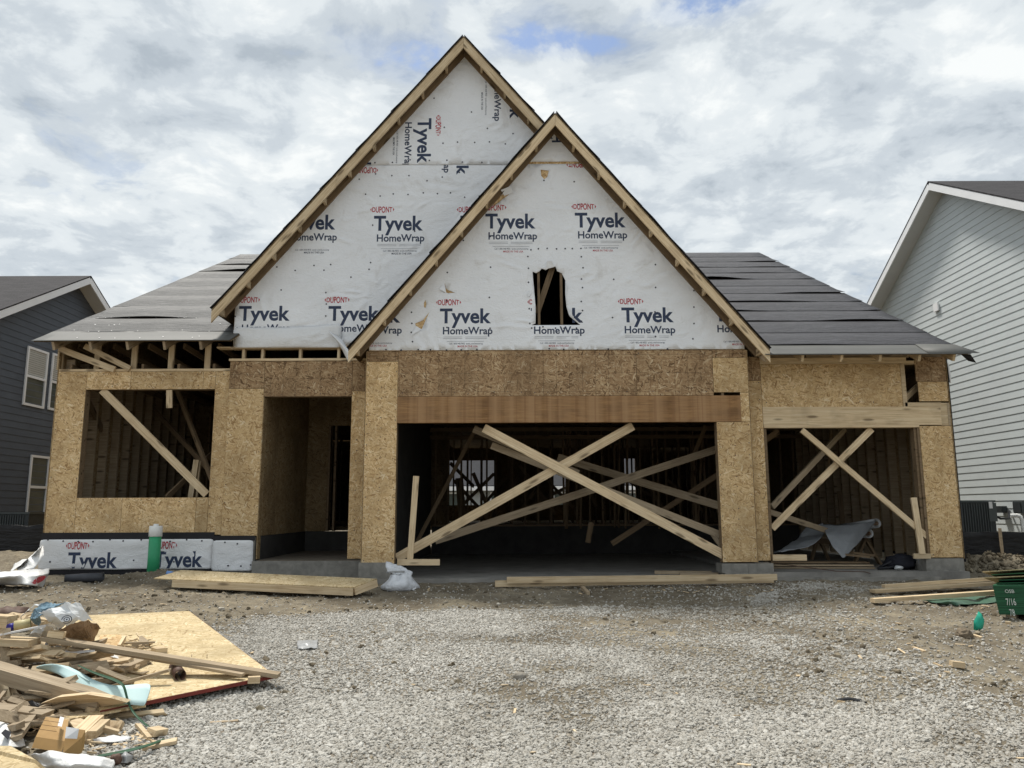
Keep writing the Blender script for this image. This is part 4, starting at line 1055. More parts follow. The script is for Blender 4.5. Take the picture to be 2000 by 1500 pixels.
cB, cS = clip_gable(BX, BZ, BM), clip_gable(SX, SZ, SM)
ink, red = M['ink'], M['ink_red']
def word(s, pl, base, pr, cap, Y, parent, mat=None, bold=.018, clips=(), lens=False):
    a, b = PY(pl, base, Y), PY(pr, base, Y); c = PY(pl, base - cap, Y).z - a.z
    return lettering(s, a.x, a.z, b.x - a.x, c, parent, mat or ink, bold, 0, Y, clips, lens)
def wprint(pl, pr, base, Y, parent, clips=(), logo=True, ty='Tyvek', home='HomeWrap', fine_=True):
    k = (pr - pl) / 98
    if logo: word('DUPONT', pl - 3 * k, base - 35, pl + 37 * k, 10, Y, parent, red, .020, clips, True)
    if ty: word(ty, pl, base, pr, 27, Y, parent, ink, .027, clips)
    if home: word(home, pl + 6, base + 22, pr + 3, 13.5, Y, parent, ink, .021, clips)
    if fine_:
        q = [(a_, base + y_, b_, base + y_ - .2) for y_ in (27.5, 30.5) for a_, b_ in ((pl + 7, pl + 44), (pl + 50, pl + 92))] + [(pl + 14, base + 36, pl + 86, base + 35.8)]
        if not clips: bars(parent, Y, q)
        word('Call 1-800-448-9835  tyvek.com/homewrap', pl + 18, base + 42, pl + 84, 3.2, Y, parent, ink, 0, clips)
        word('MADE IN THE USA', pl + 35, base + 47.5, pl + 74, 3.6, Y, parent, ink if Y == YP else red, .01, clips)
wprint(730, 826, 450, YP, wrapB1); wprint(559, 655, 448, YP, wrapB1, cB, logo=False)
wprint(899, 995, 450, YP, wrapB1, cX, fine_=False); wprint(466, 566, 626, YP, wrapB1, fine_=False); wprint(641, 741, 626, YP, wrapB1, cX, fine_=False)
wprint(948, 1046, 446, YG, wrapS1); wprint(1123, 1222, 444, YG, wrapS1)
wprint(859, 959, 631, YG, wrapS1); wprint(1214, 1316, 629, YG, wrapS1); wprint(1395, 1495, 627, YG, wrapS1, cS); wprint(682, 782, 630, YG, wrapS1, cS + [((-2.215, 5), (-1, 0))], logo=False)
wprint(1037, 1139, 630, YG, wrapS1, logo=False, ty=None)
xh0 = PY(1039, 590, YG).x; xh1 = PY(1108, 610, YG).x
word('DUPONT', 1034, 595, 1074, 10, YG, wrapS1, red, .020, [((xh0, 5), (1, 0))], True)
word('Tyvek', 1037, 630, 1139, 27, YG, wrapS1, ink, .027, [((PY(1046, 600, YG).x, 5), (1, 0))]); word('Tyvek', 1037, 630, 1139, 27, YG, wrapS1, ink, .027, [((PY(1117, 610, YG).x, 5), (-1, 0))])
# turned print near the top of the big gable (read downwards)
def vword(s, px, py0, py1, cap, Y, parent, mat=None, bold=.02, clips=(), lens=False):
    a, b = PY(px, py0, Y), PY(px, py1, Y); c = PY(px + cap, py0, Y).x - a.x
    return lettering(s, a.x, a.z, a.z - b.z, c, parent, mat or ink, bold, -math.pi / 2, Y, clips, lens)
below = [((0, seam + .006), (0, -1))]
vword('Tyvek', 817, 232, 320, 25, YP, wrapB2, ink, .027, cB + below); vword('HomeWrap', 792, 240, 329, 12.5, YP, wrapB2, ink, .021, cB + below); vword('DUPONT', 852, 229, 263, 9, YP, wrapB2, red, .020, cB, True)
vword('Tyvek', 996, 147, 233, 22, YP, wrapB2, ink, .027, cB); vword('HomeWrap', 966, 150, 238, 12, YP, wrapB2, ink, .021, cB)
vword('Call 1-800-448-9835  tyvek.com/homewrap', 948, 158, 226, 3.2, YP, wrapB2, ink, 0, cB); vword('MADE IN THE USA', 940, 182, 216, 3.6, YP, wrapB2, ink, .01, cB)
vword('Call 1-800-448-9835  tyvek.com/homewrap', 775, 258, 320, 3.2, YP, wrapB2, ink, 0, cB + below); vword('MADE IN THE USA', 768, 270, 304, 3.6, YP, wrapB2, ink, .01, cB)
top1 = [((0, seam + .035), (0, 1))]
vword('HomeWrap', 868, 254, 338, 12, YP, wrapB1, ink, .021, [((0, seam - .005), (0, 1))]); vword('Tyvek', 893, 258, 342, 22, YP, wrapB1, ink, .027, [((0, seam - .005), (0, 1))])
def uword(s, pr, base, pl, cap, Y, parent, mat=None, bold=.02, clips=(), lens=False):
    a, b = PY(pr, base, Y), PY(pl, base, Y); c = a.z - PY(pr, base + cap, Y).z
    return lettering(s, a.x, a.z, a.x - b.x, c, parent, mat or ink, bold, math.pi, Y, clips, lens)
uword('T', 726, 300, 700, 22, YP, wrapB2, ink, .03, cB + below); uword('DUPONT', 735, 328, 698, 10, YP, wrapB1, red, .020, cB, True)
uword('Ty', 1098, 256, 1062, 23, YG, wrapS2, ink, .027, cS + [((0, PY(1080, 262, YG).z), (0, 1)), ((0, PY(1080, 279, YG).z), (0, -1))]); uword('DUPONT', 1150, 317, 1110, 10, YG, wrapS1, red, .020, cS + [((0, sm1 - .004), (0, 1))], True)
# skirt print
def sword(s, pl, base, pr, cap, parent, mat, bold, lens=False, shear=0, clips=()):
    Yk = YP - .03; a, b = PY(pl, base, Yk), PY(pr, base, Yk); c = PY(pl, base - cap, Yk).z - a.z
    return lettering(s, a.x, a.z, b.x - a.x, c, parent, mat, bold, 0, Yk, clips, lens)
cut = [((0, .128), (0, -1))]
sword('DUPONT', 132, 1072, 170, 12, sk1, red, .020, True); sword('Tyvek', 131, 1109, 228, 29, sk1, ink, .027, clips=cut)
sword('DUPONT', 305, 1071, 342, 12, sk1, red, .020, True); sword('Tyvek', 299, 1107, 395, 29, sk1, ink, .027, clips=cut)

# cap nails: one part per sheet
def nails(parent, Y, pp, r=.013, mat='nail'):
    vs, fs = [], []
    for a, b in pp:
        p = PY(a, b, Y); h = BV(parent).ray_cast(V((p.x, 5, p.z)), V((0, 1, 0)))
        if h[0] is None: continue
        y = h[0].y; i = len(vs)
        for k in range(8): vs.append((p.x + r * math.cos(k * .785), y - .007, p.z + r * math.sin(k * .785)))
        for k in range(8): vs.append((p.x + r * 1.1 * math.cos(k * .785), y + .001, p.z + r * 1.1 * math.sin(k * .785)))
        fs.append(tuple(range(i, i + 8))); fs += [(i + k, i + 8 + k, i + 8 + (k + 1) % 8, i + (k + 1) % 8) for k in range(8)]
    if vs: tag(meshobj('cap_nails', vs, fs, M[mat], parent), kind='stuff')
row = lambda x0, x1, n, y, j=2: [(x0 + (x1 - x0) * k / (n - 1) + random.uniform(-3, 3), y + random.uniform(-j, j)) for k in range(n)]
colm = lambda x, y0, y1, n: [(x + random.uniform(-2, 2), y0 + (y1 - y0) * k / (n - 1) + random.uniform(-3, 3)) for k in range(n)]
nails(wrapS1, YG, row(728, 1448, 26, 683) + row(1035, 1135, 7, 487) + colm(1033, 500, 630, 6) + colm(1137, 500, 630, 7) + row(1040, 1125, 5, 640) + colm(957, 460, 640, 4) + colm(1280, 515, 660, 4) + colm(1355, 570, 660, 4) + colm(804, 610, 670, 4) + colm(1198, 545, 620, 2) + colm(873, 530, 640, 3) + row(1060, 1180, 3, 355) + [(905, 470), (1130, 400)])
nails(wrapB1, YP, row(715, 990, 11, 380, 6) + colm(549, 565, 660, 3) + colm(462, 600, 640, 3) + colm(636, 570, 640, 4) + row(540, 720, 6, 530, 14) + row(700, 900, 7, 345, 10) + [(633, 528), (724, 513), (728, 440), (810, 452), (690, 330)])
nails(wrapB2, YP, row(735, 990, 9, 281, 3) + row(735, 940, 7, 316, 3) + [(921, 220), (1002, 262), (868, 250), (952, 252), (848, 193)])
nails(sk1, YP - .03, row(92, 425, 12, 1056) + row(100, 420, 5, 1095, 4)); nails(sk2, YP - .04, row(440, 495, 3, 1060) + row(448, 490, 3, 1104))
# white cap nails on the roof underlayment
vs, fs = [], []
for k in range(34):
    x = random.uniform(-7.4, -4.6); y = random.choice([12.2, 12.6, 13.0, 13.5]) + random.uniform(-.06, .06)
    if y > 12.9 and x > -4.9: continue
    i = len(vs); z = lz(y) + .02
    for j in range(6): vs.append((x + .012 * math.cos(j * 1.047), y + .010 * math.sin(j * 1.047), z + .005 * math.sin(j * 1.047)))
    fs.append(tuple(range(i, i + 6)))
tag(meshobj('cap_nails', vs, fs, M['nail_w'], roof), kind='stuff')
# exterior strip of loose grey wrap on the right corner
grid('wrap_flap', [[(6.90, 12.13, 3.30), (6.97, 12.2, 3.3), (7.03, 12.4, 3.28)], [(6.91, 12.12, 3.1), (6.98, 12.16, 3.12), (7.02, 12.4, 3.1)], [(6.91, 12.12, 2.93), (6.96, 12.15, 2.98), (7.0, 12.4, 3.0)]], M['foil'], house, .003, 2)

# ------------------------------------------------------------------ neighbouring houses
def sided_house(name, label, xw, sgn, ridge_y, ridge_z, m_, y0, y1, zb, mat, xback, course_h, over, seed):
    """a side-gabled house whose gable end (plane x=xw) faces the lot; sgn = direction away from the lot"""
    t_ = thing(name, label, 'house', (xw + sgn * 4, ridge_y, zb))
    zr = lambda y: ridge_z - m_ * abs(y - ridge_y)
    rr = random.Random(seed)
    ya, yb = y0 + over, y1 - over                       # wall corners (roof runs out past them)
    prism('wall', [(xw, ya, zb), (xw, yb, zb), (xw, yb, zr(yb) - .12), (xw, ridge_y, ridge_z - .12), (xw, ya, zr(ya) - .12)], (sgn * (abs(xback - xw)), 0, 0), mat, t_)
    z = zb + .28
    while z < ridge_z - .25:
        zt = z + course_h
        a = max(ya, ridge_y - (ridge_z - .17 - z) / m_); b = min(yb, ridge_y + (ridge_z - .17 - z) / m_)
        a2 = max(ya, ridge_y - (ridge_z - .17 - zt) / m_); b2 = min(yb, ridge_y + (ridge_z - .17 - zt) / m_)
        if b2 - a2 < .1: break
        cuts = [a]; q = a + rr.uniform(.6, 3.6)
        while q < b - .5: cuts.append(q); q += 3.66
        cuts.append(b)
        for i in range(len(cuts) - 1):
            c0, c1 = cuts[i] + (.0015 if i else 0), cuts[i + 1] - .0015
            d0, d1 = (max(c0, a2) if i == 0 else c0), (min(c1, b2) if i == len(cuts) - 2 else c1)
            if d1 <= d0: d0 = d1 = (d0 + d1) / 2
            e0, e1 = -sgn * .013, -sgn * .003
            vs = [(xw + e0, c0, z), (xw + e0, c1, z), (xw + e1, d1, zt), (xw + e1, d0, zt), (xw, c0, z), (xw, c1, z)]
            fs = [(0, 1, 2, 3), (0, 4, 5, 1)] if sgn < 0 else [(3, 2, 1, 0), (1, 5, 4, 0)]
            o = meshobj('siding_board', vs, fs, mat, t_)
        z = zt
    xe = xw - sgn * .40
    rf = link(bpy.data.objects.new('roof', None), Matrix.Translation((xw, ridge_y, ridge_z)), t_)
    nz = math.sqrt(1 + m_ * m_)
    for s, ye in ((-1, y0), (1, y1)):
        # shingled slope with its own local axes so that the courses run level
        ln = math.hypot(ye - ridge_y, zr(ye) - ridge_z)
        lx = abs(xback - xe)
        me = bpy.data.meshes.new('shingle_slope'); th = .03
        me.from_pydata([(0, 0, 0), (lx, 0, 0), (lx, ln, 0), (0, ln, 0), (0, 0, -th), (lx, 0, -th), (lx, ln, -th), (0, ln, -th)], [], [(0, 1, 2, 3), (7, 6, 5, 4), (0, 4, 5, 1), (1, 5, 6, 2), (2, 6, 7, 3), (3, 7, 4, 0)])
        me.materials.append(M['shingle'])
        ex = V((sgn, 0, 0)); ey = V((0, s, -m_)).normalized(); ez = ex.cross(ey)
        if ez.z < 0: ez = -ez
        Mx = Matrix((ex, ey, ez)).transposed().to_4x4(); Mx.translation = (xe, ridge_y, ridge_z + .02)
        bmx = bmesh.new(); bmx.from_mesh(me); bmesh.ops.recalc_face_normals(bmx, faces=bmx.faces); bmx.to_mesh(me); bmx.free()
        link(bpy.data.objects.new('shingle_slope', me), Mx, rf)
        w = .165
        p0 = V((xe + sgn * .02, ridge_y, ridge_z - .012 - w / 2 * nz)); p1 = V((xe + sgn * .02, ye, zr(ye) - .012 - w / 2 * nz))
        beam('rake_board', p0, p1, w, .03, M['white'], rf)
        prism('soffit', [(xe + sgn * .036, ridge_y, ridge_z - .012 - w * nz + .03), (xe + sgn * .036, ye, zr(ye) - .012 - w * nz + .03), (xw - sgn * .001, ye, zr(ye) - .012 - w * nz + .03), (xw - sgn * .001, ridge_y, ridge_z - .012 - w * nz + .03)], (0, 0, .02), M['soffit'], rf)
        beam('fascia', (xe, ye + s * .012, zr(ye) - .10), (xback, ye + s * .012, zr(ye) - .10), .16, .022, M['white'], rf)
    return t_
pale = sided_house('neighbour_house', 'pale grey sided two storey house to the right of the unfinished house', 10.3, 1, 17.49, 8.67, .565, 11.6, 23.4, .25, M['side_pale'], 22, .159, .35, 5)
blue = sided_house('neighbour_house', 'dark slate blue sided house to the left of the unfinished house', -11.5, -1, 19.82, 7.14, .53, 14.6, 25.0, .1, M['side_blue'], -24, .159, .35, 9)
# small wall fittings on the pale house
p = PX(1830, 600, 10.28); box('vent_box', (10.24, p.y - .10, p.z - .10), (10.279, p.y + .10, p.z + .10), M['white'], pale)
p = PX(1962, 995, 10.28); box('outlet_box', (10.16, p.y - .09, p.z - .07), (10.279, p.y + .09, p.z + .07), M['ac'], pale)
hood = thing('wall_vent', 'white plastic elbow vent pipe on the pale grey wall', 'vent', tuple(PX(1994, 1030, 10.1)))
p = PX(1996, 1012, 10.12)
tube('pipe', [p + V((0, 0, -.55)), p + V((0, 0, -.04)), p + V((-.01, .02, .03)), p + V((-.06, .05, .055)), p + V((-.16, .10, .05))], .038, M['white_pvc'], hood, 14, False)
p = PX(1992, 985, 10.27); mb = thing('meter_box', 'grey utility box on the pale grey wall at the right edge', 'utility box', (10.27, p.y, p.z))
box('case', (10.16, p.y - .22, p.z - .18), (10.279, p.y + .05, p.z + .06), M['ac_lid'], mb); box('lid', (10.14, p.y - .20, p.z - .16), (10.159, p.y + .03, p.z + .04), M['ac'], mb)
# windows of the blue house
def window(parent, pl, pr, pt, pb, xw, blind):
    y0, y1 = PX(*pl, xw).y, PX(*pr, xw).y; z1, z0 = PX(*pt, xw).z, PX(*pb, xw).z
    w = box('window', (xw - .004, y0, z0), (xw + .012, y1, z1), M['glass'], parent)
    f = .055
    for a in ((y0, y1, z0, z0 + f), (y0, y1, z1 - f, z1), (y0, y0 + f, z0 + f, z1 - f), (y1 - f, y1, z0 + f, z1 - f), (y0 + f, y1 - f, (z0 + z1) / 2 - .03, (z0 + z1) / 2 + .03)):
        box('frame', (xw + .004, a[0], a[2]), (xw + .045, a[1], a[3]), M['white'], w)
    if blind:
        n = int(((z1 - z0) / 2 - .1) / .05)
        vs, fs = [], []
        for k in range(n):
            z = z1 - f - .05 * (k + .5); i = len(vs)
            vs += [(xw + .014, y0 + f, z - .022), (xw + .014, y1 - f, z - .022), (xw + .026, y1 - f, z + .018), (xw + .026, y0 + f, z + .018)]; fs.append((i, i + 1, i + 2, i + 3))
        meshobj('blind', vs, fs, M['blind'], w)
window(blue, (47, 735), (88, 742), (52, 675), (42, 790), -11.5, True)
window(blue, (97, 735), (132, 742), (104, 690), (93, 800), -11.5, True)
window(blue, (53, 950), (90, 955), (58, 888), (50, 1014), -11.5, False)
# house at the rear, seen through the framing
far = thing('distant_house', 'grey roofed house seen through the rear window openings', 'house', (-2, 47, 0))
prism('roof', [(-16, 44.6, 2.35), (14, 44.6, 2.35), (14, 51, 5.9), (-16, 51, 5.9)], (0, 0, .06), M['roofgrey'], far)
prism('roof', [(-16, 51.02, 5.9), (14, 51.02, 5.9), (14, 57, 2.4), (-16, 57, 2.4)], (0, 0, .06), M['roofgrey'], far)
box('fascia', (-16, 44.5, 2.12), (14, 44.59, 2.36), M['white'], far); box('wall', (-15.7, 45, 0), (13.7, 56.5, 2.34), M['farwall'], far)
for x in (-3.9, -1.2, 2.4, 6.2):
    w = box('window', (x, 44.95, .75), (x + 1.1, 44.999, 1.95), M['glass'], far)
    for a in ((x - .08, x + 1.18, 1.951, 2.04), (x - .08, x + 1.18, .66, .749), (x - .08, x - .002, .75, 1.95), (x + 1.102, x + 1.18, .75, 1.95)): box('frame', (a[0], 44.93, a[2]), (a[1], 44.99, a[3]), M['white'], w)

# condensers
def condenser(label, x0, x1, y0, y1, z0, z1, group):
    c = thing('air_conditioner', label, 'air conditioner', ((x0 + x1) / 2, (y0 + y1) / 2, z0), group)
    box('cabinet', (x0 + .02, y0 + .02, z0 + .05), (x1 - .02, y1 - .02, z1 - .04), M['ac'], c); box('base', (x0, y0, z0), (x1, y1, z0 + .048), M['ac_lid'], c)
    box('lid', (x0, y0, z1 - .038), (x1, y1, z1), M['ac_lid'], c)
    n = int((x1 - x0 - .1) / .05)
    for k in range(n): box('louvre', (x0 + .05 + k * .05, y0 - .002, z0 + .08), (x0 + .065 + k * .05, y0 + .018, z1 - .06), M['ac_lid'], c)
    return c
a, b = PY(1872, 1040, 15.6), PY(1944, 977, 15.6)
ca = condenser('dark air conditioner with a white label beside the pale grey wall', a.x, b.x, 15.6, 16.4, gz(9.2, 15.9) - .02, b.z, None)
p, q = PY(1931, 980, 15.58), PY(1939, 993, 15.58); box('panel', (b.x - .16, 15.585, .75), (b.x - .001, 15.598, b.z - .05), M['ac_lid'], ca); box('sticker', (p.x, 15.578, q.z), (q.x, 15.584, p.z), M['label'], ca)
tube('cable', [(b.x - .01, 15.9, .95), (b.x + .25, 15.9, .80), (b.x + .55, 16.1, .80), (10.27, 16.3, .95)], .022, M['black_pl'], ca, 8)
a, b = PY(-60, 1040, 16.0), PY(58, 1000, 16.0)
cb_ = condenser('dark air conditioner with a pale edged lid beside the slate blue wall', a.x, b.x, 16.0, 16.85, gz(-10.3, 16.3) - .02, b.z, None)
# silt fences
def silt(label, pts, h, posts, seed):
    f = thing('silt_fence', label, 'silt fence', (pts[0][0], pts[0][1], 0))
    rows = [[], [], [], []]
    pp = [V((x, y, 0)) for x, y in pts]
    n = 40
    for j in range(n + 1):
        s = j / n * (len(pp) - 1); i = min(int(s), len(pp) - 2); c = pp[i].lerp(pp[i + 1], s - i)
        for k in range(4):
            z = gz(c.x, c.y) - .06 + h * k / 3 + (.02 * noise.noise(V((j * .4, seed, k))) if k == 3 else 0)
            rows[k].append((c.x, c.y + .035 * noise.noise(V((j * .5, k * .8, seed))), z))
    grid('fabric', rows, M['silt'], f, .004, 1)
    for x, y in posts: box('post', (x - .02, y - .045, gz(x, y) - .1), (x + .02, y - .01, gz(x, y) + h * 1.02), M['pine_old'], f)
silt('black silt fence with a wooden stake in front of the pale grey house', [(6.96, 14.3), (8.6, 14.35), (10.2, 14.2), (13, 14.0)], .47, [(PY(1956, 1050, 14.2).x, 14.25)], 2)
silt('black silt fence in front of the slate blue house at the left edge', [(-14, 13.9), (-10, 14.0), (-8.6, 14.1), (-7.5, 14.2)], .52, [], 4)

# ------------------------------------------------------------------ things standing or lying before the house
c0 = (PY(302, 1070, 12.15).x, 12.15)
zz = gz(*c0)
gp = thing('standpipe', 'green plastic pipe with white screw cap standing before the printed skirt', 'pipe', (c0[0], c0[1], zz))
zt_ = PY(302, 1026, 12.15).z; r_ = .088
lathe('pipe', [(r_, zz - .1), (r_, zt_ - .17)], (c0[0], c0[1], 0), M['green_pvc'], gp)
lathe('cap', [(r_ * 1.02, zt_ - .17), (r_ * 1.10, zt_ - .165), (r_ * 1.10, zt_ - .02), (r_ * 1.02, zt_ - .008), (r_ * .45, zt_ - .006), (r_ * .42, zt_ + .02), (r_ * .3, zt_ + .022)], (c0[0], c0[1], 0), M['white_pvc'], gp)
# white wrap scrap at the left edge
sh = thing('wrap_scrap', 'crumpled white wrap scrap with faded red print on the dirt', 'plastic sheet', tuple(G(40, 1140)))
def sheetpx(name, rows, mat, parent, solid=.003, sub=2):
    """rows of (px, py, height above ground)"""
    return cgrid(name, [[gp_(a, b, h) for a, b, h in r] for r in rows], M[mat], parent, 7, .022, 6, .003, True, 2)
def gp_(px, py, h): return G(px, py, h)
sheetpx('sheet', [[(-40, 1122, .18), (10, 1116, .20), (50, 1112, .20), (75, 1111, .22), (97, 1111, .20)], [(-40, 1130, .12), (10, 1127, .20), (50, 1124, .18), (72, 1124, .19), (95, 1120, .16)], [(-40, 1139, .03), (10, 1141, .06), (50, 1141, .10), (72, 1143, .05), (90, 1132, .06)], [(-40, 1142, .0), (10, 1143, .0), (50, 1142, .02), (70, 1145, .01), (84, 1146, .0)]], 'wrap_up', sh)
sheetpx('sheet', [[(20, 1117, .10), (28, 1100, .16), (34, 1113, .14)], [(36, 1106, .2), (55, 1090, .3), (66, 1111, .15)], [(60, 1088, .32), (75, 1072, .40), (80, 1092, .28)], [(76, 1072, .40), (84, 1064, .45), (86, 1085, .35)]], 'wrap_up', sh)
# faded red oval print on that scrap
p0 = G(66, 1137, .10); p1 = G(92, 1127, .14)
vs, fs = [], []
cc = (p0 + p1) / 2 + V((0, -.035, .0)); ax = (p1 - p0) / 2
for k in range(11):
    u = -1 + 2 * k / 10; hgt = .042 * math.sqrt(max(.02, 1 - u * u)); c_ = cc + ax * u; i = len(vs)
    vs += [c_ + V((-.012, 0, -hgt)), c_ + V((.002, 0, -hgt)), c_ + V((.016, 0, hgt)), c_ + V((.002, 0, hgt))]; fs.append((i, i + 1, i + 2, i + 3))
meshobj('print', vs, fs, M['ink_red'], sh)
# black pipe off-cut
pr_ = thing('drain_tile', 'dark charcoal plastic pipe half lying on dirt below the skirt', 'pipe', tuple(G(165, 1132)))
a, b = G(128, 1131, .05), G(202, 1127, .06)
tube('pipe', [a, a.lerp(b, .5) + V((0, 0, .004)), b], .062, M['grey_pl'], pr_, 18, False, None, True)
bt = thing('bottle', 'small bluish clear bottle lying beside the green pipe', 'bottle', tuple(G(333, 1121)))
a, b = G(326, 1119, .03), G(344, 1121, .03)
tube('body', [a, a.lerp(b, .65)], .032, M['bottle'], bt, 12); tube('neck', [a.lerp(b, .65), a.lerp(b, .85)], .03, M['clear'], bt, 12, True, .014); tube('cap', [a.lerp(b, .85), b], .016, M['white'], bt, 10)
# sheathed frame panel lying in front of the porch
fp = thing('floor_panel', 'sheathed wooden frame panel lying on the dirt before the porch', 'wooden panel', tuple(G(540, 1150)))
A_, B_, C_, D_ = G(300, 1131, .10), G(690, 1149, .13), G(736, 1132, .18), G(400, 1118, .16)
C_ = B_ + (C_ - B_); D_ = A_ + (C_ - B_) * 1.0
mid = A_.lerp(B_, .13); mid2 = D_.lerp(C_, .13)
q = lambda a, b, c, d, nm, mt_: prism(nm, [a, b, c, d], (0, 0, .012), M[mt_], fp)
q(A_, mid - (B_ - A_).normalized() * .002, mid2 - (B_ - A_).normalized() * .002, D_, 'osb_panel', 'osb_z'); q(mid, B_, C_, mid2, 'osb_panel', 'osb_z')
dz = V((0, 0, -.048))
fa = A_.lerp(B_, .10)
beam('frame_board', fa + dz, B_ + dz, .09, .038, M['pine'], fp); beam('frame_board', B_ + dz + (C_ - B_).normalized() * .02, C_ + dz, .09, .038, M['pine'], fp); beam('frame_board', D_.lerp(C_, .08) + dz, C_ + dz, .09, .038, M['pine_old'], fp)
for f_ in (.3, .5, .7, .85): beam('frame_board', A_.lerp(B_, f_) + dz + (C_ - B_).normalized() * .03, D_.lerp(C_, f_) + dz, .09, .038, M['pine_old'], fp)
# white bag at the column
bg_ = thing('plastic_bag', 'knotted pale plastic rubbish bag leaning on the garage column', 'bag', tuple(G(780, 1150)))
pb_ = G(780, 1151)
prof = []
def bagmesh(name, c, prof_, seed, mat):
    vs, fs = [], []; n = 40
    for i, (r, z, ox) in enumerate(prof_):
        for j in range(n):
            a = 2 * math.pi * j / n; rr = r * (1 + .30 * noise.noise(V((math.cos(a) * 1.6, math.sin(a) * 1.6, z * 9 + seed))) + .28 * (abs(noise.noise(V((math.cos(a) * 4, math.sin(a) * 4, z * 8 + seed)))) - .2))
            vs.append(V(c) + V((ox + rr * math.cos(a), rr * .8 * math.sin(a), z)))
    for i in range(len(prof_) - 1):
        for j in range(n): fs.append((i * n + j, i * n + (j + 1) % n, (i + 1) * n + (j + 1) % n, (i + 1) * n + j))
    fs += [tuple(range(n - 1, -1, -1)), tuple(range((len(prof_) - 1) * n, len(prof_) * n))]
    return meshobj(name, vs, fs, M[mat], bg_, True)
bagmesh('body', pb_, [(.19, -.02, 0), (.235, .01, 0), (.225, .05, .005), (.20, .09, .01), (.175, .14, .012), (.14, .19, .01), (.10, .225, .0), (.08, .245, -.01)], 2, 'bag')
yb_ = pb_.y - .02
cgrid('neck', [[PY(754, 1096, yb_ + .06), PY(780, 1104, yb_ + .04), PY(806, 1116, yb_ + .03)], [PY(753, 1106, yb_ - .02), PY(780, 1114, yb_ - .05), PY(804, 1124, yb_)], [PY(758, 1118, yb_ - .05), PY(778, 1121, yb_ - .08), PY(797, 1127, yb_ - .04)]], M['bag'], bg_, 8, .03, 14, .003, True, 4)
tube('tie', [pb_ + V((-.17, -.06, .235)), pb_ + V((-.08, -.08, .245)), pb_ + V((0.0, -.085, .245)), pb_ + V((.08, -.07, .245))], .012, M['clear'], bg_, 6)
flapv = [pb_ + V(v) for v in ((.15, -.05, .12), (.24, -.03, .02), (.20, -.06, -.01), (.13, -.08, .04))]; meshobj('flap', flapv, [(0, 1, 2, 3)], M['paper'], bg_)
# two long boards on blocks before the garage
a, b = G(967, 1140, .06), G(1510, 1132, .07)
bd = beam('lumber_board', a + V((0, 0, .0)), b, .085, .04, M['pine'], None); tag(bd, 'lower of two long pine boards lying before the garage bay', 'board', 'long boards laid across the garage front')
a, b = G(990, 1133, .12), G(1517, 1127, .14)
bd = beam('lumber_board', a, b, .085, .04, M['pine'], None); tag(bd, 'upper long pine board set back behind another before the garage bay', 'board', 'long boards laid across the garage front')
a, b = G(1136, 1146, .02), G(1149, 1159, .02); tag(beam('scrap_block', a, b, .04, .05, M['pine_old']), 'short weathered wood block sticking out under the long boards', 'wood block')
# inside the garage
a, b = PY(1284, 1083, 12.3), PY(1410, 1086, 12.3); tag(beam('lumber_board', V((a.x, 12.6, .03)), V((3.1, 12.45, .03)), .05, .09, M['pine_old']), 'grey board lying on the slab behind the right garage column', 'board')
tag(beam('lumber_board', V((2.55, 12.2, .03)), V((3.12, 12.15, .03)), .05, .09, M['pine_old']), 'short grey board on the slab nearest the right garage column', 'board')
# third bay contents
def rollthing(label, p0, p1, r):
    t_ = thing('wrap_roll', label, 'roll', tuple(p0)); tube('sheet', [p0, p1], r, M['paper'], t_, 18, False, None, True); tube('core', [p0 + (p0 - p1).normalized() * .004, p1], r * .45, M['kraft'], t_, 12, False, None, True)
rollthing('white roll with open core end lying on trestle in the right bay', PY(1697, 1042, 13.4), PY(1650, 1044, 15.0), .075)
rollthing('grey roll on top of the pile in the right bay', PY(1712, 1022, 13.7), PY(1640, 1032, 15.2), .08)
tr_ = thing('trestle', 'wooden trestle holding rolls in the right garage bay', 'trestle', (5.2, 13.9, .065))
beam('rail', PY(1660, 1060, 13.6), PY(1660, 1060, 13.6) + V((-.3, 1.4, 0)), .09, .04, studm, tr_)
for s_ in (-.16, .16):
    pt = PY(1690, 1052, 13.6); beam('leg', pt, V((pt.x + s_ * 1.4, 13.6, .07)), .09, .04, studm, tr_, (0, 1, 0)); beam('leg', pt + V((-.3, 1.3, 0)), V((pt.x - .3 + s_, 14.9, .07)), .09, .04, studm, tr_, (0, 1, 0))
tp = thing('tarp', 'grey sheet hanging in a point off the rolls in the right bay', 'sheet', tuple(PY(1640, 1080, 13.2)))
T_ = lambda px, py, y: PY(px, py, y)
cgrid('sheet', [[T_(1607, 1023, 13.6), T_(1640, 1026, 13.45), T_(1680, 1022, 13.4), T_(1712, 1016, 13.5)], [T_(1614, 1045, 13.2), T_(1635, 1047, 13.12), T_(1665, 1046, 13.15), T_(1693, 1042, 13.3)], [T_(1627, 1068, 13.0), T_(1638, 1070, 12.97), T_(1655, 1070, 13.0), T_(1672, 1066, 13.1)], [T_(1644, 1087, 12.9), T_(1647, 1089, 12.9), T_(1650, 1088, 12.9), T_(1652, 1086, 12.92)]], M['tarp'], tp, 7, 0.02, 4)
cgrid('sheet', [[T_(1607, 1023, 13.7), T_(1590, 1026, 13.9), T_(1575, 1030, 14.0)], [T_(1612, 1040, 13.6), T_(1580, 1046, 13.7), T_(1560, 1050, 13.8)], [T_(1600, 1055, 13.3), T_(1560, 1062, 13.3), T_(1530, 1070, 13.3)], [T_(1580, 1068, 13.0), T_(1545, 1074, 13.0), T_(1510, 1080, 13.0)]], M['tarp'], tp, 7, 0.03, 4)
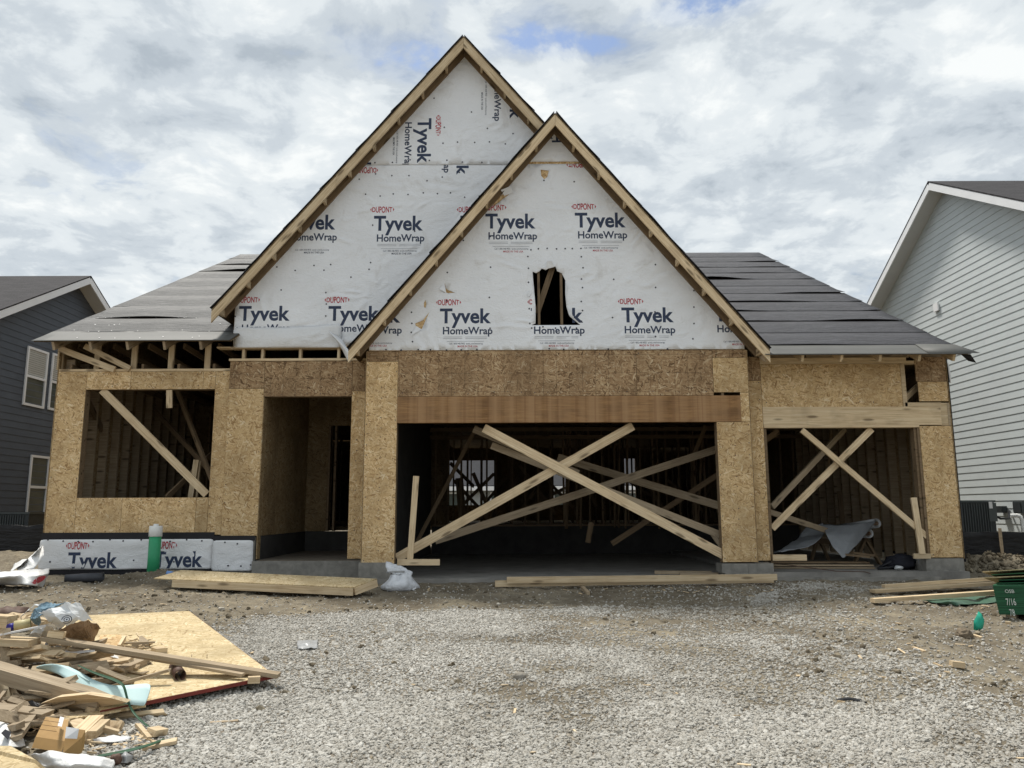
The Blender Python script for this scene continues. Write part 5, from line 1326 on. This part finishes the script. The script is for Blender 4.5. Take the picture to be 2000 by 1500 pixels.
for k, (lab, xa, xb, y, z) in enumerate((('topmost board of the flat stack on the right bay slab', 4.15, 5.75, 12.95, .15), ('middle board of the flat stack on the right bay slab', 4.2, 5.75, 12.8, .115), ('lowest board of the flat stack on the right bay slab', 4.1, 5.72, 12.7, .082))):
    tag(beam('lumber_board', (xa, y + .15, z), (xb, y, z), .022, .28, M['pine_old'] if k else M['stud']), lab, 'board', 'boards stacked on the right bay slab')
for lab, a, b in (('pale scrap stick lying loose above the board stack', (1655, 1078, 13.2), (1710, 1085, 12.9)), ('thin scrap stick pointing forward from the board stack', (1640, 1082, 13.0), (1700, 1088, 12.75))):
    tag(beam('scrap_stick', PY(*a), PY(*b), .03, .05, M['stud']), lab, 'stick')
tb = thing('tool_bag', 'black tool bag with handles slumped beside the right corner post', 'bag', (6.05, 12.5, .066))
lump('body', (6.12, 12.55, .17), (.24, .2, .13), M['glove'], tb, 3, .35, 2.2, 3)
tube('handle', [(5.75, 12.5, .10), (5.9, 12.48, .17), (6.05, 12.5, .27)], .02, M['black_pl'], tb, 8); tube('handle', [(5.68, 12.42, .085), (5.85, 12.4, .10), (6.0, 12.42, .14)], .022, M['black_pl'], tb, 8)
lump('cloth', (5.98, 12.36, .10), (.07, .05, .035), M['paper'], tb, 8, .4, 3, 2)
b_ = PY(1800, 1097, 12.34); box('badge', (b_.x - .05, 12.335, b_.z - .03), (b_.x + .03, 12.35, b_.z + .03), M['tarp'], tb)
co = thing('power_cord', 'dark reddish cord trailing over the edge of the right slab', 'cord', (4.6, 12.1, .07))
tube('cord', [PY(1510, 1100, 12.3), PY(1560, 1106, 12.15) , V((4.9, 12.06, .075)), V((5.3, 12.015, .07)), PY(1700, 1120, 12.0)], .006, M['steel'], co, 6)

# right hand yard: boards, green edged sheet stack, flag and scraps
a, b = G(1704, 1155, .05), G(2060, 1131, .14); tag(beam('lumber_board', a, b, .04, .14, M['pine']), 'wide pale board running from the gravel to the green sheet stack', 'board', 'long boards beside the sheet stack')
a, b = G(1725, 1145, .07), G(2060, 1122, .20); tag(beam('lumber_board', a, b, .04, .09, M['pine']), 'narrow pale board farthest back beside the green sheet stack', 'board', 'long boards beside the sheet stack')
a, b = G(1704, 1173, .05), G(2020, 1152, .10); tag(beam('lumber_board', a, b, .05, .09, M['pine']), 'pale board lying nearest the camera beside the green sheet stack', 'board', 'long boards beside the sheet stack')
gs = thing('sheet_stack', 'stack of sheathing boards with dark green painted edges and white stencil', 'sheet stack', tuple(G(1990, 1205)))
zb_, zt2 = None, None
fl = G(1958, 1207); yk = fl.y - .05
b0, b1 = PY(1952, 1203, yk), PY(1944, 1143, yk)
zs0 = gz(fl.x, fl.y) + .04; zs1 = b1.z
prism('sheet_bundle', [(b0.x, yk, zs0), (b0.x + 1.3, yk, zs0), (b0.x + 1.3, yk, zs1), (b1.x - .03, yk, zs1)], (1.55, 2.0, .0), M['green_edge'], gs)
for i, (x_, dy, z_) in enumerate(((b1.x + .04, .05, .022), (b1.x + .10, .10, .05), (b1.x - .02, .16, .072), (b1.x + .10, .22, .10), (b1.x + .05, .30, .125))):
    p0 = V((x_, yk + dy, zs1 + z_ - .012)); tilt = .03 + .012 * i
    prism('sheet', [p0, p0 + V((1.3, -.05, tilt)), p0 + V((2.8, 1.9, tilt - .30)), p0 + V((1.5, 1.9, -.30))], (0, 0, .011), M['osb_z'] if i in (2, 4) else M['green_edge'], gs)
def paint(s, px, py, w, cap, y):
    vs, fs = txtmesh(s, .0); a0 = min(v[0] for v in vs); a1 = max(v[0] for v in vs); p = PY(px, py, y)
    meshobj('stencil', [(p.x + (vx - a0) / (a1 - a0) * w + vy / CAP * cap * -.12, y - .004, p.z + vy / CAP * cap) for vx, vy in vs], fs, M['chalk'], gs)
paint('OSB', 1963, 1158, .10, .035, yk); paint('7/16', 1966, 1182, .105, .07, yk); paint('78', 1973, 1203, .055, .07, yk)
for x_ in (.15, .9): beam('skid', (b0.x + x_, yk + .05, zs0 - .05), (b0.x + x_ + 1.4, yk + 1.9, zs0 - .05), .09, .09, M['pine_old'], gs)
sp_ = thing('plastic_sheeting', 'flattened translucent green plastic under the boards by the sheet stack', 'plastic sheet', tuple(G(1870, 1175)))
cgrid('sheet', [[G(1800, 1172, .02), G(1850, 1168, .03), G(1900, 1165, .02), G(1950, 1164, .03)], [G(1830, 1177, .03), G(1860, 1175, .05), G(1905, 1173, .03), G(1950, 1172, .03)], [G(1850, 1182, .01), G(1870, 1182, .02), G(1910, 1179, .015), G(1945, 1177, .01)]], flat('green_film', (0.07, 0.14, 0.10), .35, .2, 6), sp_, 6, 0.015, 8)
fg = thing('marker_flag', 'small bright green marking flag stuck in the dirt', 'flag', tuple(G(1905, 1230)))
pf = G(1908, 1231)
tube('stake', [pf + V((0, 0, -.05)), pf + V((.035, 0, .20))], .003, M['steel'], fg, 6)
grid('cloth', [[pf + V((.035, 0, .19)), pf + V((.06, -.01, .16)), pf + V((.075, -.015, .11))], [pf + V((0.0, -.02, .15)), pf + V((.035, -.035, .10)), pf + V((.065, -.02, .06))], [pf + V((-.03, -.01, .09)), pf + V((.005, -.03, .04)), pf + V((.05, -.02, .02))], [pf + V((-.045, -.02, .01)), pf + V((-.01, -.02, -.0)), pf + V((.02, -.01, .0))]], M['flag'], fg, .002, 0)
p = G(1883, 1240, .03); tag(lump('earth_clod', p, (.075, .065, .06), M['dirt'], None, 4, .25, 2.5, 4), 'round brown clod of earth below the green flag', 'clod')
def blk(px0, py0, px1, py1, w, t_, mat, label, cat='wood block', h=None, name='wood_block'):
    hh = (w / 2) if h is None else h
    return tag(beam(name, G(px0, py0, hh), G(px1, py1, hh), w, t_, M[mat]), label, cat)
blk(1857, 1296, 1882, 1299, .045, .06, 'pine', 'pale cut wood block alone on the dirt at lower right')
blk(1902, 1240, 1918, 1245, .012, .03, 'pine', 'white wood splinter beside the round clod', 'wood chip', None, 'wood_chip')
blk(1784, 1264, 1806, 1272, .012, .03, 'pine', 'pale split shim on bare dirt left of the cut block', 'wood chip', None, 'wood_chip')
blk(1750, 1217, 1760, 1218, .012, .025, 'pine', 'tiny white chip on dirt nearest the garage slab', 'wood chip', None, 'wood_chip')
blk(1824, 1295, 1840, 1302, .01, .02, 'pine', 'thin pale sliver between the gravel and the cut block', 'wood chip', None, 'wood_chip')
blk(1964, 1216, 1974, 1217, .03, .03, 'pine', 'small pale offcut under the green sheet stack edge', 'wood block')
rb_ = thing('felt_scrap', 'torn black felt scrap lying on the gravel at lower right', 'scrap', tuple(G(1665, 1366)))
grid('felt', [[G(1630, 1366, .01), G(1650, 1361, .03), G(1668, 1362, .02), G(1698, 1372, .01)], [G(1636, 1370, .0), G(1652, 1367, .015), G(1670, 1368, .01), G(1694, 1374, .0)]], M['felt_black'], rb_, .003, 1)
p = G(601, 1256, .02); cf = thing('film_scrap', 'square of clear plastic film lying on the gravel', 'plastic sheet', tuple(p))
cgrid('film', [[G(581, 1252, .02), G(600, 1249, .04), G(621, 1250, .02)], [G(580, 1260, .03), G(601, 1258, .05), G(620, 1258, .03)], [G(582, 1268, .01), G(602, 1266, .03), G(621, 1266, .01)]], M['clear'], cf, 7, 0.015, 12)
blk(410, 1412, 465, 1408, .012, .03, 'pine_old', 'thin weathered stick on the gravel right of the rubbish heap', 'stick', None, 'stick')
lump_p = G(1137, 1320, .02); tag(lump('rock', G(1015, 1320, .02), (.05, .04, .03), stone_mat, None, 7, .25, 2, 3), 'larger pale stone lying on the middle of the gravel', 'stone')

# ------------------------------------------------------------------ rubbish heap at lower left
os_ = thing('osb_sheet', 'large pale sheathing sheet with red edges under the rubbish heap', 'sheet', tuple(G(380, 1290)))
A_, B_, C_, D_ = G(110, 1207, .07), G(369, 1196, .07), G(535, 1322, .07), G(195, 1392, .07)
prism('board', [A_, B_, C_, D_], (0, 0, .015), M['osb_z'], os_)
for p0, p1 in ((D_, C_), (C_, B_)):
    n_ = (p1 - p0).normalized().cross(V((0, 0, 1))); prism('red_edge', [p0 + n_ * .001 + V((0, 0, -.012)), p1 + n_ * .001 + V((0, 0, -.012)), p1 + n_ * .001 + V((0, 0, .013)), p0 + n_ * .001 + V((0, 0, .013))], n_ * .003, M['red_edge'], os_)
H = lambda px, py, h=0.0: G(px, py, h)
def lum(p0, p1, w, t_, mat, label, up=(0, 0, 1), name='scrap_board', cat='board', grp=None):
    return tag(beam(name, p0, p1, w, t_, M[mat], None, up), label, cat, grp)
lum(H(85, 1246, .30), H(545, 1319, .09), .03, .10, 'pine_old', 'longest grey board slanting across the pale sheet of the heap', (0, 0, 1))
lum(H(190, 1268, .24), H(475, 1318, .12), .02, .05, 'pine_old', 'thin dark strip lying just under the longest grey board')
lum(H(-30, 1250, .30), H(68, 1255, .30), .05, .14, 'pine', 'pale broad board end at the left edge on top of the heap')
lum(H(-20, 1280, .10), H(12, 1268, .24), .30, .05, 'pine_old', 'upright grey plank end at the left edge below the broad board')
lum(H(-40, 1302, .22), H(205, 1372, .10), .09, .14, 'pine_old', 'thick weathered beam slanting down under the blue green foam')
lum(H(20, 1340, .12), H(100, 1364, .08), .075, .12, 'pine_old', 'short laminated beam stub below the thick weathered beam')
lum(H(0, 1325, .20), H(10, 1375, .06), .09, .06, 'pine', 'pale block standing on end at the left edge of the heap', (1, 0, 0), 'wood_block', 'wood block')
lum(H(14, 1345, .13), H(30, 1368, .06), .09, .07, 'pine', 'cube shaped pale offcut beside the standing block', (1, 0, 0), 'wood_block', 'wood block')
lum(H(22, 1385, .07), H(48, 1368, .10), .06, .02, 'pine_old', 'small split lath leaning on the cube offcut')
lum(H(0, 1375, .10), H(34, 1400, .04), .05, .02, 'pine_old', 'narrow grey lath lying at the left edge of the heap')
lum(H(36, 1395, .03), H(56, 1396, .03), .05, .10, 'pine', 'stubby round cornered offcut beneath the split lath', (0, 0, 1), 'wood_block', 'wood block')
lum(H(95, 1237, .34), H(126, 1241, .33), .045, .06, 'pine', 'pale cut block sitting on top of the longest grey board', (0, 0, 1), 'wood_block', 'wood block')
lum(H(0, 1240, .34), H(92, 1221, .40), .012, .05, 'label', 'thin dirty white trim strip resting on the heap top')
lum(H(204, 1325, .12), H(282, 1291, .12), .055, .09, 'pine_old', 'brown stud piece slanting up across the middle of the sheet')
lum(H(150, 1305, .10), H(185, 1277, .14), .04, .06, 'pine_old', 'short brown stick end poking out behind the foam strip')
lum(H(240, 1318, .09), H(287, 1315, .09), .02, .07, 'pine_old', 'flat reddish lath on the sheet right of the slanting stud')
lum(H(300, 1272, .10), H(322, 1270, .10), .05, .10, 'pine', 'chunky offcut on the sheet above the longest board', (0, 0, 1), 'wood_block', 'wood block')
lum(H(245, 1256, .12), H(303, 1254, .12), .014, .03, 'pine_old', 'thin cross stick on top of two offcuts on the sheet')
lum(H(258, 1263, .09), H(292, 1262, .09), .05, .06, 'pine_old', 'brown offcut beneath the thin cross stick', (0, 0, 1), 'wood_block', 'wood block')
prism('wood_wedge', [H(271, 1256, .10), H(288, 1256, .10), H(272, 1243, .10)], (0, .05, 0), M['pine_old']); tag(bpy.data.objects['wood_wedge'], 'small triangular wood wedge standing on the sheet', 'wedge')
lum(H(232, 1264, .12), H(243, 1246, .14), .04, .025, 'pine', 'small leaning slat beside the square sheathing offcut')
so_ = prism('osb_offcut', [H(190, 1262, .12), H(236, 1264, .12), H(236, 1240, .12), H(196, 1240, .12)], (0, .012, .0), M['osb']); tag(so_, 'square sheathing offcut propped beside the torn paper bag', 'offcut')
lum(H(378, 1291, .09), H(420, 1293, .09), .025, .07, 'pine', 'pale offcut with two nails sticking up on the sheet', (0, 0, 1), 'wood_block', 'wood block')
for px in (374, 404):
    p = H(px, 1288, .10); tag(tube('nail', [p, p + V((0, 0, .04))], .002, M['steel'], None, 6), '%s nail sticking up from the pale offcut on the sheet' % ('left' if px < 390 else 'right'), 'nail', 'nails in the pale offcut')
lum(H(484, 1328, .085), H(508, 1327, .085), .045, .05, 'pine', 'small pale block on the front corner of the sheet', (0, 0, 1), 'wood_block', 'wood block')
lum(H(216, 1305, .12), H(234, 1306, .12), .05, .06, 'pine', 'small pale chunk in the sawdust beside the white strap', (0, 0, 1), 'wood_block', 'wood block')
lum(H(420, 1289, .07), H(470, 1279, .08), .006, .012, 'pine_old', 'thin twig across the right edge of the sheet', (0, 0, 1), 'stick', 'stick')
cp = thing('pipe_offcut', 'short dark metal pipe offcut standing open toward the camera', 'pipe', tuple(H(350, 1315, .08)))
a, b = H(352, 1319, .13), H(341, 1303, .14); tube('pipe', [a, b], .042, M['steel'], cp, 16, False, None, True)
fs_ = thing('foam_strip', 'blue green foam strip twisting over the heap', 'foam strip', tuple(H(240, 1360, .1)))
grid('strip', [[H(66, 1303, .24), H(74, 1306, .22)], [H(95, 1296, .27), H(90, 1308, .22)], [H(126, 1298, .26), H(120, 1318, .21)], [H(160, 1314, .22), H(145, 1338, .18)], [H(185, 1330, .19), H(180, 1358, .14)], [H(222, 1341, .18), H(215, 1368, .12)], [H(262, 1338, .19), H(250, 1376, .11)], [H(292, 1334, .20), H(278, 1378, .10)], [H(296, 1340, .19), H(283, 1379, .10)]], M['foam'], fs_, .006, 2)
grid('strip', [[H(120, 1302, .25), H(133, 1300, .25)], [H(150, 1318, .22), H(152, 1312, .22)], [H(178, 1334, .18), H(176, 1330, .18)]], M['foam'], fs_, .006, 1)
gst = thing('green_strap', 'dark green packing strap looping over the foam strip', 'strap', tuple(H(200, 1320, .2)))
grid('strap', [[H(150, 1297, .26), H(151, 1300, .26)], [H(180, 1311, .24), H(180, 1315, .24)], [H(210, 1320, .23), H(210, 1325, .23)], [H(238, 1330, .23), H(236, 1336, .23)], [H(246, 1342, .21), H(242, 1344, .21)], [H(250, 1366, .14), H(246, 1367, .14)], [H(262, 1395, .05), H(258, 1397, .05)], [H(300, 1425, .01), H(296, 1427, .01)]], M['strap'], gst, .003, 2)
gst2 = thing('green_strap', 'green strap curving over the gravel at the bottom left', 'strap', tuple(H(250, 1465, .02)))
grid('strap', [[H(185, 1475, .03), H(186, 1480, .03)], [H(225, 1469, .05), H(226, 1474, .05)], [H(265, 1460, .06), H(267, 1465, .06)], [H(300, 1450, .05), H(302, 1454, .05)], [H(322, 1441, .02), H(324, 1444, .02)]], M['strap'], gst2, .003, 2)
wst = thing('white_strap', 'white wrap ribbon trailing beneath the longest grey board', 'strap', tuple(H(170, 1275, .2)))
grid('ribbon', [[H(86, 1254, .28), H(94, 1254, .28)], [H(89, 1272, .2), H(96, 1270, .2)], [H(104, 1257, .28), H(112, 1256, .28)], [H(124, 1272, .22), H(128, 1268, .22)], [H(132, 1280, .20), H(136, 1275, .20)], [H(160, 1275, .20), H(160, 1270, .20)], [H(185, 1272, .20), H(186, 1268, .20)], [H(215, 1283, .16), H(216, 1278, .16)], [H(245, 1290, .13), H(246, 1285, .13)], [H(283, 1293, .11), H(284, 1290, .11)]], M['wrap_up'], wst, .002, 2)
# the torn cement bag
pbg = thing('paper_bag', 'torn paper bag in white and blue with kraft lining on the heap', 'bag', tuple(H(140, 1235, .2)))
def gpx(name, mat, rows, sub=2, solid=.004): return cgrid(name, [[H(*q) for q in r] for r in rows], M[mat], pbg, 6, .022, 13, .003, False, 3)
gpx('face', 'paper', [[(76, 1196, .50), (100, 1188, .55), (130, 1180, .58), (156, 1176, .58)], [(92, 1210, .44), (108, 1202, .52), (140, 1196, .54), (164, 1190, .52)], [(105, 1218, .38), (122, 1214, .48), (150, 1205, .49), (173, 1203, .46)], [(114, 1227, .33), (132, 1220, .42), (154, 1210, .46), (181, 1212, .40)]])
gpx('side', 'paper_blue', [[(90, 1176, .52), (110, 1178, .56), (140, 1176, .58)], [(66, 1190, .44), (84, 1188, .52), (108, 1184, .56)], [(58, 1207, .34), (68, 1208, .42), (78, 1202, .48)], [(70, 1220, .26), (76, 1222, .30), (80, 1214, .36)]])
gpx('side', 'paper', [[(86, 1176, .50), (78, 1180, .48)], [(60, 1186, .42), (56, 1190, .40)], [(44, 1200, .32), (40, 1206, .28)], [(30, 1214, .24), (40, 1215, .24)]])
gpx('lining', 'kraft', [[(114, 1230, .33), (140, 1217, .42), (163, 1211, .45), (185, 1216, .38), (196, 1226, .30)], [(122, 1238, .27), (145, 1226, .36), (165, 1222, .38), (180, 1226, .32), (192, 1232, .24)], [(130, 1246, .20), (150, 1240, .25), (168, 1240, .25), (178, 1246, .2), (184, 1250, .14)], [(135, 1252, .14), (152, 1254, .14), (166, 1256, .12), (177, 1258, .10), (180, 1258, .08)]], 2)
gpx('lining', 'paper', [[(70, 1226, .24), (92, 1222, .34), (106, 1226, .32)], [(58, 1238, .2), (80, 1238, .24), (104, 1236, .26)], [(55, 1246, .14), (78, 1248, .16), (98, 1246, .18)]])
# round emblem printed on the bag face
pc = H(131, 1208, .505); pe = H(160, 1186, .55); pw = H(100, 1198, .51)
ex = (H(150, 1203, .50) - H(114, 1212, .46)).normalized(); ey = (H(128, 1184, .57) - H(136, 1218, .43)).normalized(); en = ex.cross(ey).normalized()
vs, fs = [], []
for r0, r1 in ((.030, .036), (.016, .021), (0.0, .006)):
    for k in range(20):
        i = len(vs); a0, a1 = 2 * math.pi * k / 20, 2 * math.pi * (k + 1) / 20
        for r, a in ((r0, a0), (r1, a0), (r1, a1), (r0, a1)): vs.append(pc + ex * (r * math.cos(a)) + ey * (r * math.sin(a)) + en * .012)
        fs.append((i, i + 1, i + 2, i + 3))
meshobj('emblem', vs, fs, M['ink'], pbg)
blb = thing('bottle', 'blue capped yellowish bottle among scraps at the left of the heap', 'bottle', tuple(H(25, 1225, .3)))
a, b = H(60, 1218, .33), H(28, 1223, .33); tube('body', [a, b], .04, flat('yellow_label', (.50, .44, .24), .5, .15), blb, 12); tube('cap', [b, H(16, 1226, .33)], .028, flat('cap_blue', (.03, .025, .25), .4), blb, 12)
lum(H(-20, 1211, .34), H(24, 1214, .34), .09, .10, 'pine', 'pale broad offcut behind the blue capped bottle', (0, 0, 1), 'wood_block', 'wood block')
tag(lump('earth_clod', H(18, 1206, .10), (.20, .12, .10), M['steel'], None, 12, .35, 3, 3), 'reddish lump behind the heap at the left edge', 'clod')
# curved plank, sheathing strip, charcoal wrap, carton, pieces at the bottom
cvp = prism('cut_plank', [H(78, 1375, .12), H(112, 1362, .17), H(170, 1356, .19), H(215, 1363, .17), H(248, 1372, .13), H(160, 1387, .06), H(110, 1388, .05)], (.01, .035, .008), M['pine']); tag(cvp, 'pale plank with angled ends lying on edge before the foam strip', 'board')
lum(H(40, 1420, .05), H(282, 1377, .07), .012, .085, 'osb_z', 'long narrow sheathing strip along the front of the heap')
lum(H(75, 1412, .05), H(230, 1390, .04), .05, .03, 'pine_old', 'dark lath lying just behind the narrow sheathing strip')
rw = thing('felt_roll', 'charcoal rolled felt scrap with white inner side near the plank', 'scrap', tuple(H(85, 1390, .05)))
cgrid('felt', [[H(54, 1368, .12), H(62, 1366, .13), H(70, 1373, .10)], [H(62, 1382, .10), H(72, 1378, .12), H(84, 1382, .08)], [H(78, 1396, .05), H(90, 1392, .07), H(104, 1394, .04)]], M['felt_black'], rw, 5, 0.012, 14)
cgrid('lining', [[H(66, 1370, .12), H(74, 1372, .11)], [H(86, 1378, .10), H(92, 1390, .05)], [H(118, 1384, .06), H(112, 1395, .03)], [H(150, 1388, .03), H(130, 1394, .02)]], M['foil'], rw, 5, 0.012, 16)
lum(H(20, 1412, .04), H(75, 1400, .05), .03, .20, 'osb_z', 'broken pale sheathing piece at the left of the heap front')
for k, (a, b, lab) in enumerate((((150, 1440, .05), (188, 1404, .06), 'left half of the doubled stud offcut on the ground'), ((172, 1436, .05), (200, 1412, .06), 'right half of the doubled stud offcut on the ground'))):
    lum(H(*a), H(*b), .045, .09, 'pine', lab, (0, 0, 1), 'wood_block', 'wood block')
lum(H(162, 1450, .015), H(176, 1444, .015), .03, .09, 'pine', 'small pale flat offcut at the foot of the doubled stud', (0, 0, 1), 'wood_block', 'wood block')
cb2 = thing('carton', 'crushed orange carton with pale labels near the bottom left', 'carton', tuple(H(100, 1450, .05)))
def car(pp, off, mt_, nm): return prism(nm, [H(*p) for p in pp], off, M[mt_], cb2)
car([(62, 1460, .04), (120, 1470, .04), (127, 1426, .09), (82, 1420, .09)], (0, .03, .05), 'orange', 'box')
car([(122, 1472, .05), (158, 1473, .05), (160, 1440, .12), (128, 1436, .12)], (0, .03, .03), 'orange', 'box')
e_ = V((0, -.02, .062))
def lab(pp, mt_, nm='label'): meshobj(nm, [H(*p) + V((0, .003, .062)) for p in pp], [tuple(range(len(pp)))], M[mt_], cb2)
lab([(110, 1441, .095), (118, 1443, .095), (123, 1424, .122), (115, 1422, .122)], 'label'); lab([(124, 1466, .065), (148, 1467, .065), (152, 1447, .105), (127, 1443, .105)], 'label')
for k in range(3): lab([(62 + 3 * k, 1446 - 9 * k, .075 + .015 * k), (108 + 3 * k, 1453 - 9 * k, .075 + .015 * k), (108 + 3 * k, 1452 - 9 * k, .077 + .015 * k), (62 + 3 * k, 1445 - 9 * k, .077 + .015 * k)], 'carton_print', 'fold_line')
ws = thing('wrap_scrap', 'white wrap sheet with curled end across the bottom of the heap', 'plastic sheet', tuple(H(150, 1480, .03)))
cgrid('sheet', [[H(60, 1475, .06), H(95, 1465, .10), H(150, 1473, .08), (H(205, 1479, .08)), H(222, 1482, .06)], [H(70, 1486, .03), H(100, 1480, .09), H(150, 1482, .10), H(200, 1486, .09), H(224, 1489, .05)], [H(85, 1496, .02), H(110, 1495, .06), H(150, 1494, .09), H(195, 1500, .07), H(220, 1503, .03)], [H(110, 1510, .01), H(130, 1512, .02), H(160, 1512, .03), H(190, 1515, .02), H(212, 1518, .01)]], M['wrap_up'], ws, 7, 0.02, 8)
tag(lump('earth_clod', H(226, 1484, .03), (.03, .03, .03), M['steel'], None, 5, .3, 3, 3), 'dark rusty lump at the curled end of the white sheet', 'clod')
ws2 = thing('wrap_scrap', 'grey white wrap with dark print at the left edge below the laths', 'plastic sheet', tuple(H(10, 1425, .05)))
cgrid('sheet', [[H(-30, 1392, .12), H(5, 1394, .12), H(22, 1404, .09)], [H(-30, 1412, .09), H(10, 1410, .11), H(34, 1425, .06)], [H(-30, 1435, .06), H(15, 1434, .08), H(46, 1442, .05)], [H(-30, 1455, .05), H(20, 1458, .06), H(50, 1456, .03)]], M['wrap_up'], ws2, 7, 0.02, 8)
meshobj('print', [H(2, 1432, .10), H(16, 1446, .085), H(22, 1430, .10), H(10, 1424, .11)], [(0, 1, 2, 3)], M['glove'], ws2)
oc = prism('osb_offcut', [H(-40, 1462, .05), H(20, 1462, .08), H(70, 1490, .07), H(115, 1530, .04), H(-40, 1540, .04)], (0, 0, .014), M['osb_z']); tag(oc, 'rough sheathing offcut filling the bottom left corner', 'offcut')
pf_ = thing('felt_scrap', 'flat white speckled strip on the ground beside the doubled stud', 'scrap', tuple(H(220, 1444, .02)))
cgrid('strip', [[H(180, 1446, .02), H(195, 1440, .03), H(222, 1437, .03), H(258, 1439, .02)], [H(185, 1449, .01), H(200, 1449, .02), H(225, 1450, .02), H(250, 1446, .01)]], M['foil'], pf_, 5, 0.01, 14)
fl2 = thing('film_scrap', 'crumpled clear film beside the green strap at the bottom', 'plastic sheet', tuple(H(245, 1478, .02)))
cgrid('film', [[H(225, 1468, .02), H(245, 1464, .05), H(262, 1466, .02)], [H(225, 1478, .03), H(245, 1476, .06), H(260, 1478, .03)], [H(230, 1490, .01), H(245, 1490, .03), H(256, 1486, .01)]], M['clear'], fl2, 7, 0.02, 14)
rr_ = random.Random(14); vs, fs = [], []
for (px, py, sx_, sy_, n_, h0, h1) in ((110, 1310, 70, 20, 46, .06, .16), (40, 1385, 40, 22, 46, .03, .12), (120, 1400, 60, 12, 26, .02, .06), (60, 1270, 55, 14, 30, .12, .24), (215, 1300, 30, 14, 22, .09, .12), (20, 1215, 25, 6, 12, .18, .30), (190, 1432, 45, 12, 14, .01, .03)):
    for k in range(n_):
        c = G(px + rr_.gauss(0, sx_), min(1490, py + rr_.gauss(0, sy_)), rr_.uniform(h0, h1))
        a = rr_.gauss(-.15, .7); t0 = V((math.cos(a), math.sin(a), rr_.gauss(0, .16))).normalized(); t1 = t0.cross(V((0, 0, 1))).normalized(); t2 = t1.cross(t0)
        roll_ = rr_.gauss(0, .5); t1, t2 = t1 * math.cos(roll_) + t2 * math.sin(roll_), t2 * math.cos(roll_) - t1 * math.sin(roll_)
        l_ = rr_.uniform(.05, .26) ; w_ = rr_.uniform(.012, .045); h_ = rr_.uniform(.005, .019)
        i = len(vs)
        for q0, q1, q2 in ((-1, -1, -1), (1, -1, -1), (1, 1, -1), (-1, 1, -1), (-1, -1, 1), (1, -1, 1), (1, 1, 1), (-1, 1, 1)):
            vs.append(c + t0 * (l_ * (q0 + .12 * rr_.uniform(-1, 1))) + t1 * (w_ * q1 * rr_.uniform(.8, 1)) + t2 * (h_ * q2))
        fs += [tuple(i + q for q in f) for f in BF]
h1_ = len(fs) // 2 // 6 * 6
tag(meshobj('wood_scraps', vs[:h1_ // 6 * 8], fs[:h1_], M['pine_old']), 'broken grey offcuts tangled through the rubbish heap', None, None, 'stuff')
tag(meshobj('wood_scraps', vs[h1_ // 6 * 8:], [tuple(q - h1_ // 6 * 8 for q in f) for f in fs[h1_:]], M['pine']), 'pale broken offcuts tangled through the rubbish heap', None, None, 'stuff')
# small chips of wood everywhere in the heap and around it: nobody could count them
def chips(name, spots, label, mat, seed):
    rr = random.Random(seed); vs, fs = [], []
    for (px, py, spx, spy, n, h) in spots:
        for k in range(n):
            c = G(px + rr.gauss(0, spx), min(1495, max(1090, py + rr.gauss(0, spy))), h + .008)
            a = rr.uniform(0, 6.28); e0 = V((math.cos(a), math.sin(a), rr.uniform(-.2, .3))) * rr.uniform(.01, .05); e1 = V((-math.sin(a), math.cos(a), rr.uniform(-.2, .2))) * rr.uniform(.004, .012); e2 = V((0, 0, rr.uniform(.003, .008)))
            i = len(vs); vs += [c - e0 - e1, c + e0 - e1, c + e0 + e1, c - e0 + e1, c - e0 - e1 + e2, c + e0 - e1 + e2, c + e0 + e1 + e2, c - e0 + e1 + e2]
            fs += [tuple(i + q for q in f) for f in BF]
    o = meshobj(name, vs, fs, mat); tag(o, label, None, None, 'stuff')
chips('sawdust_chips', [(215, 1310, 35, 12, 260, .08), (110, 1400, 60, 18, 160, .03), (265, 1262, 30, 8, 60, .09), (60, 1380, 40, 15, 120, .06), (200, 1440, 50, 20, 80, .0)], 'shavings and small chips strewn through the rubbish heap', M['pine'], 4)
chips('wood_chips', [(1000, 1150, 300, 8, 40, 0), (500, 1180, 160, 30, 22, 0), (200, 1160, 120, 14, 26, 0), (1800, 1250, 120, 50, 24, 0), (1300, 1350, 400, 80, 14, 0)], 'pale splinters scattered over the building plot', M['pine'], 6)
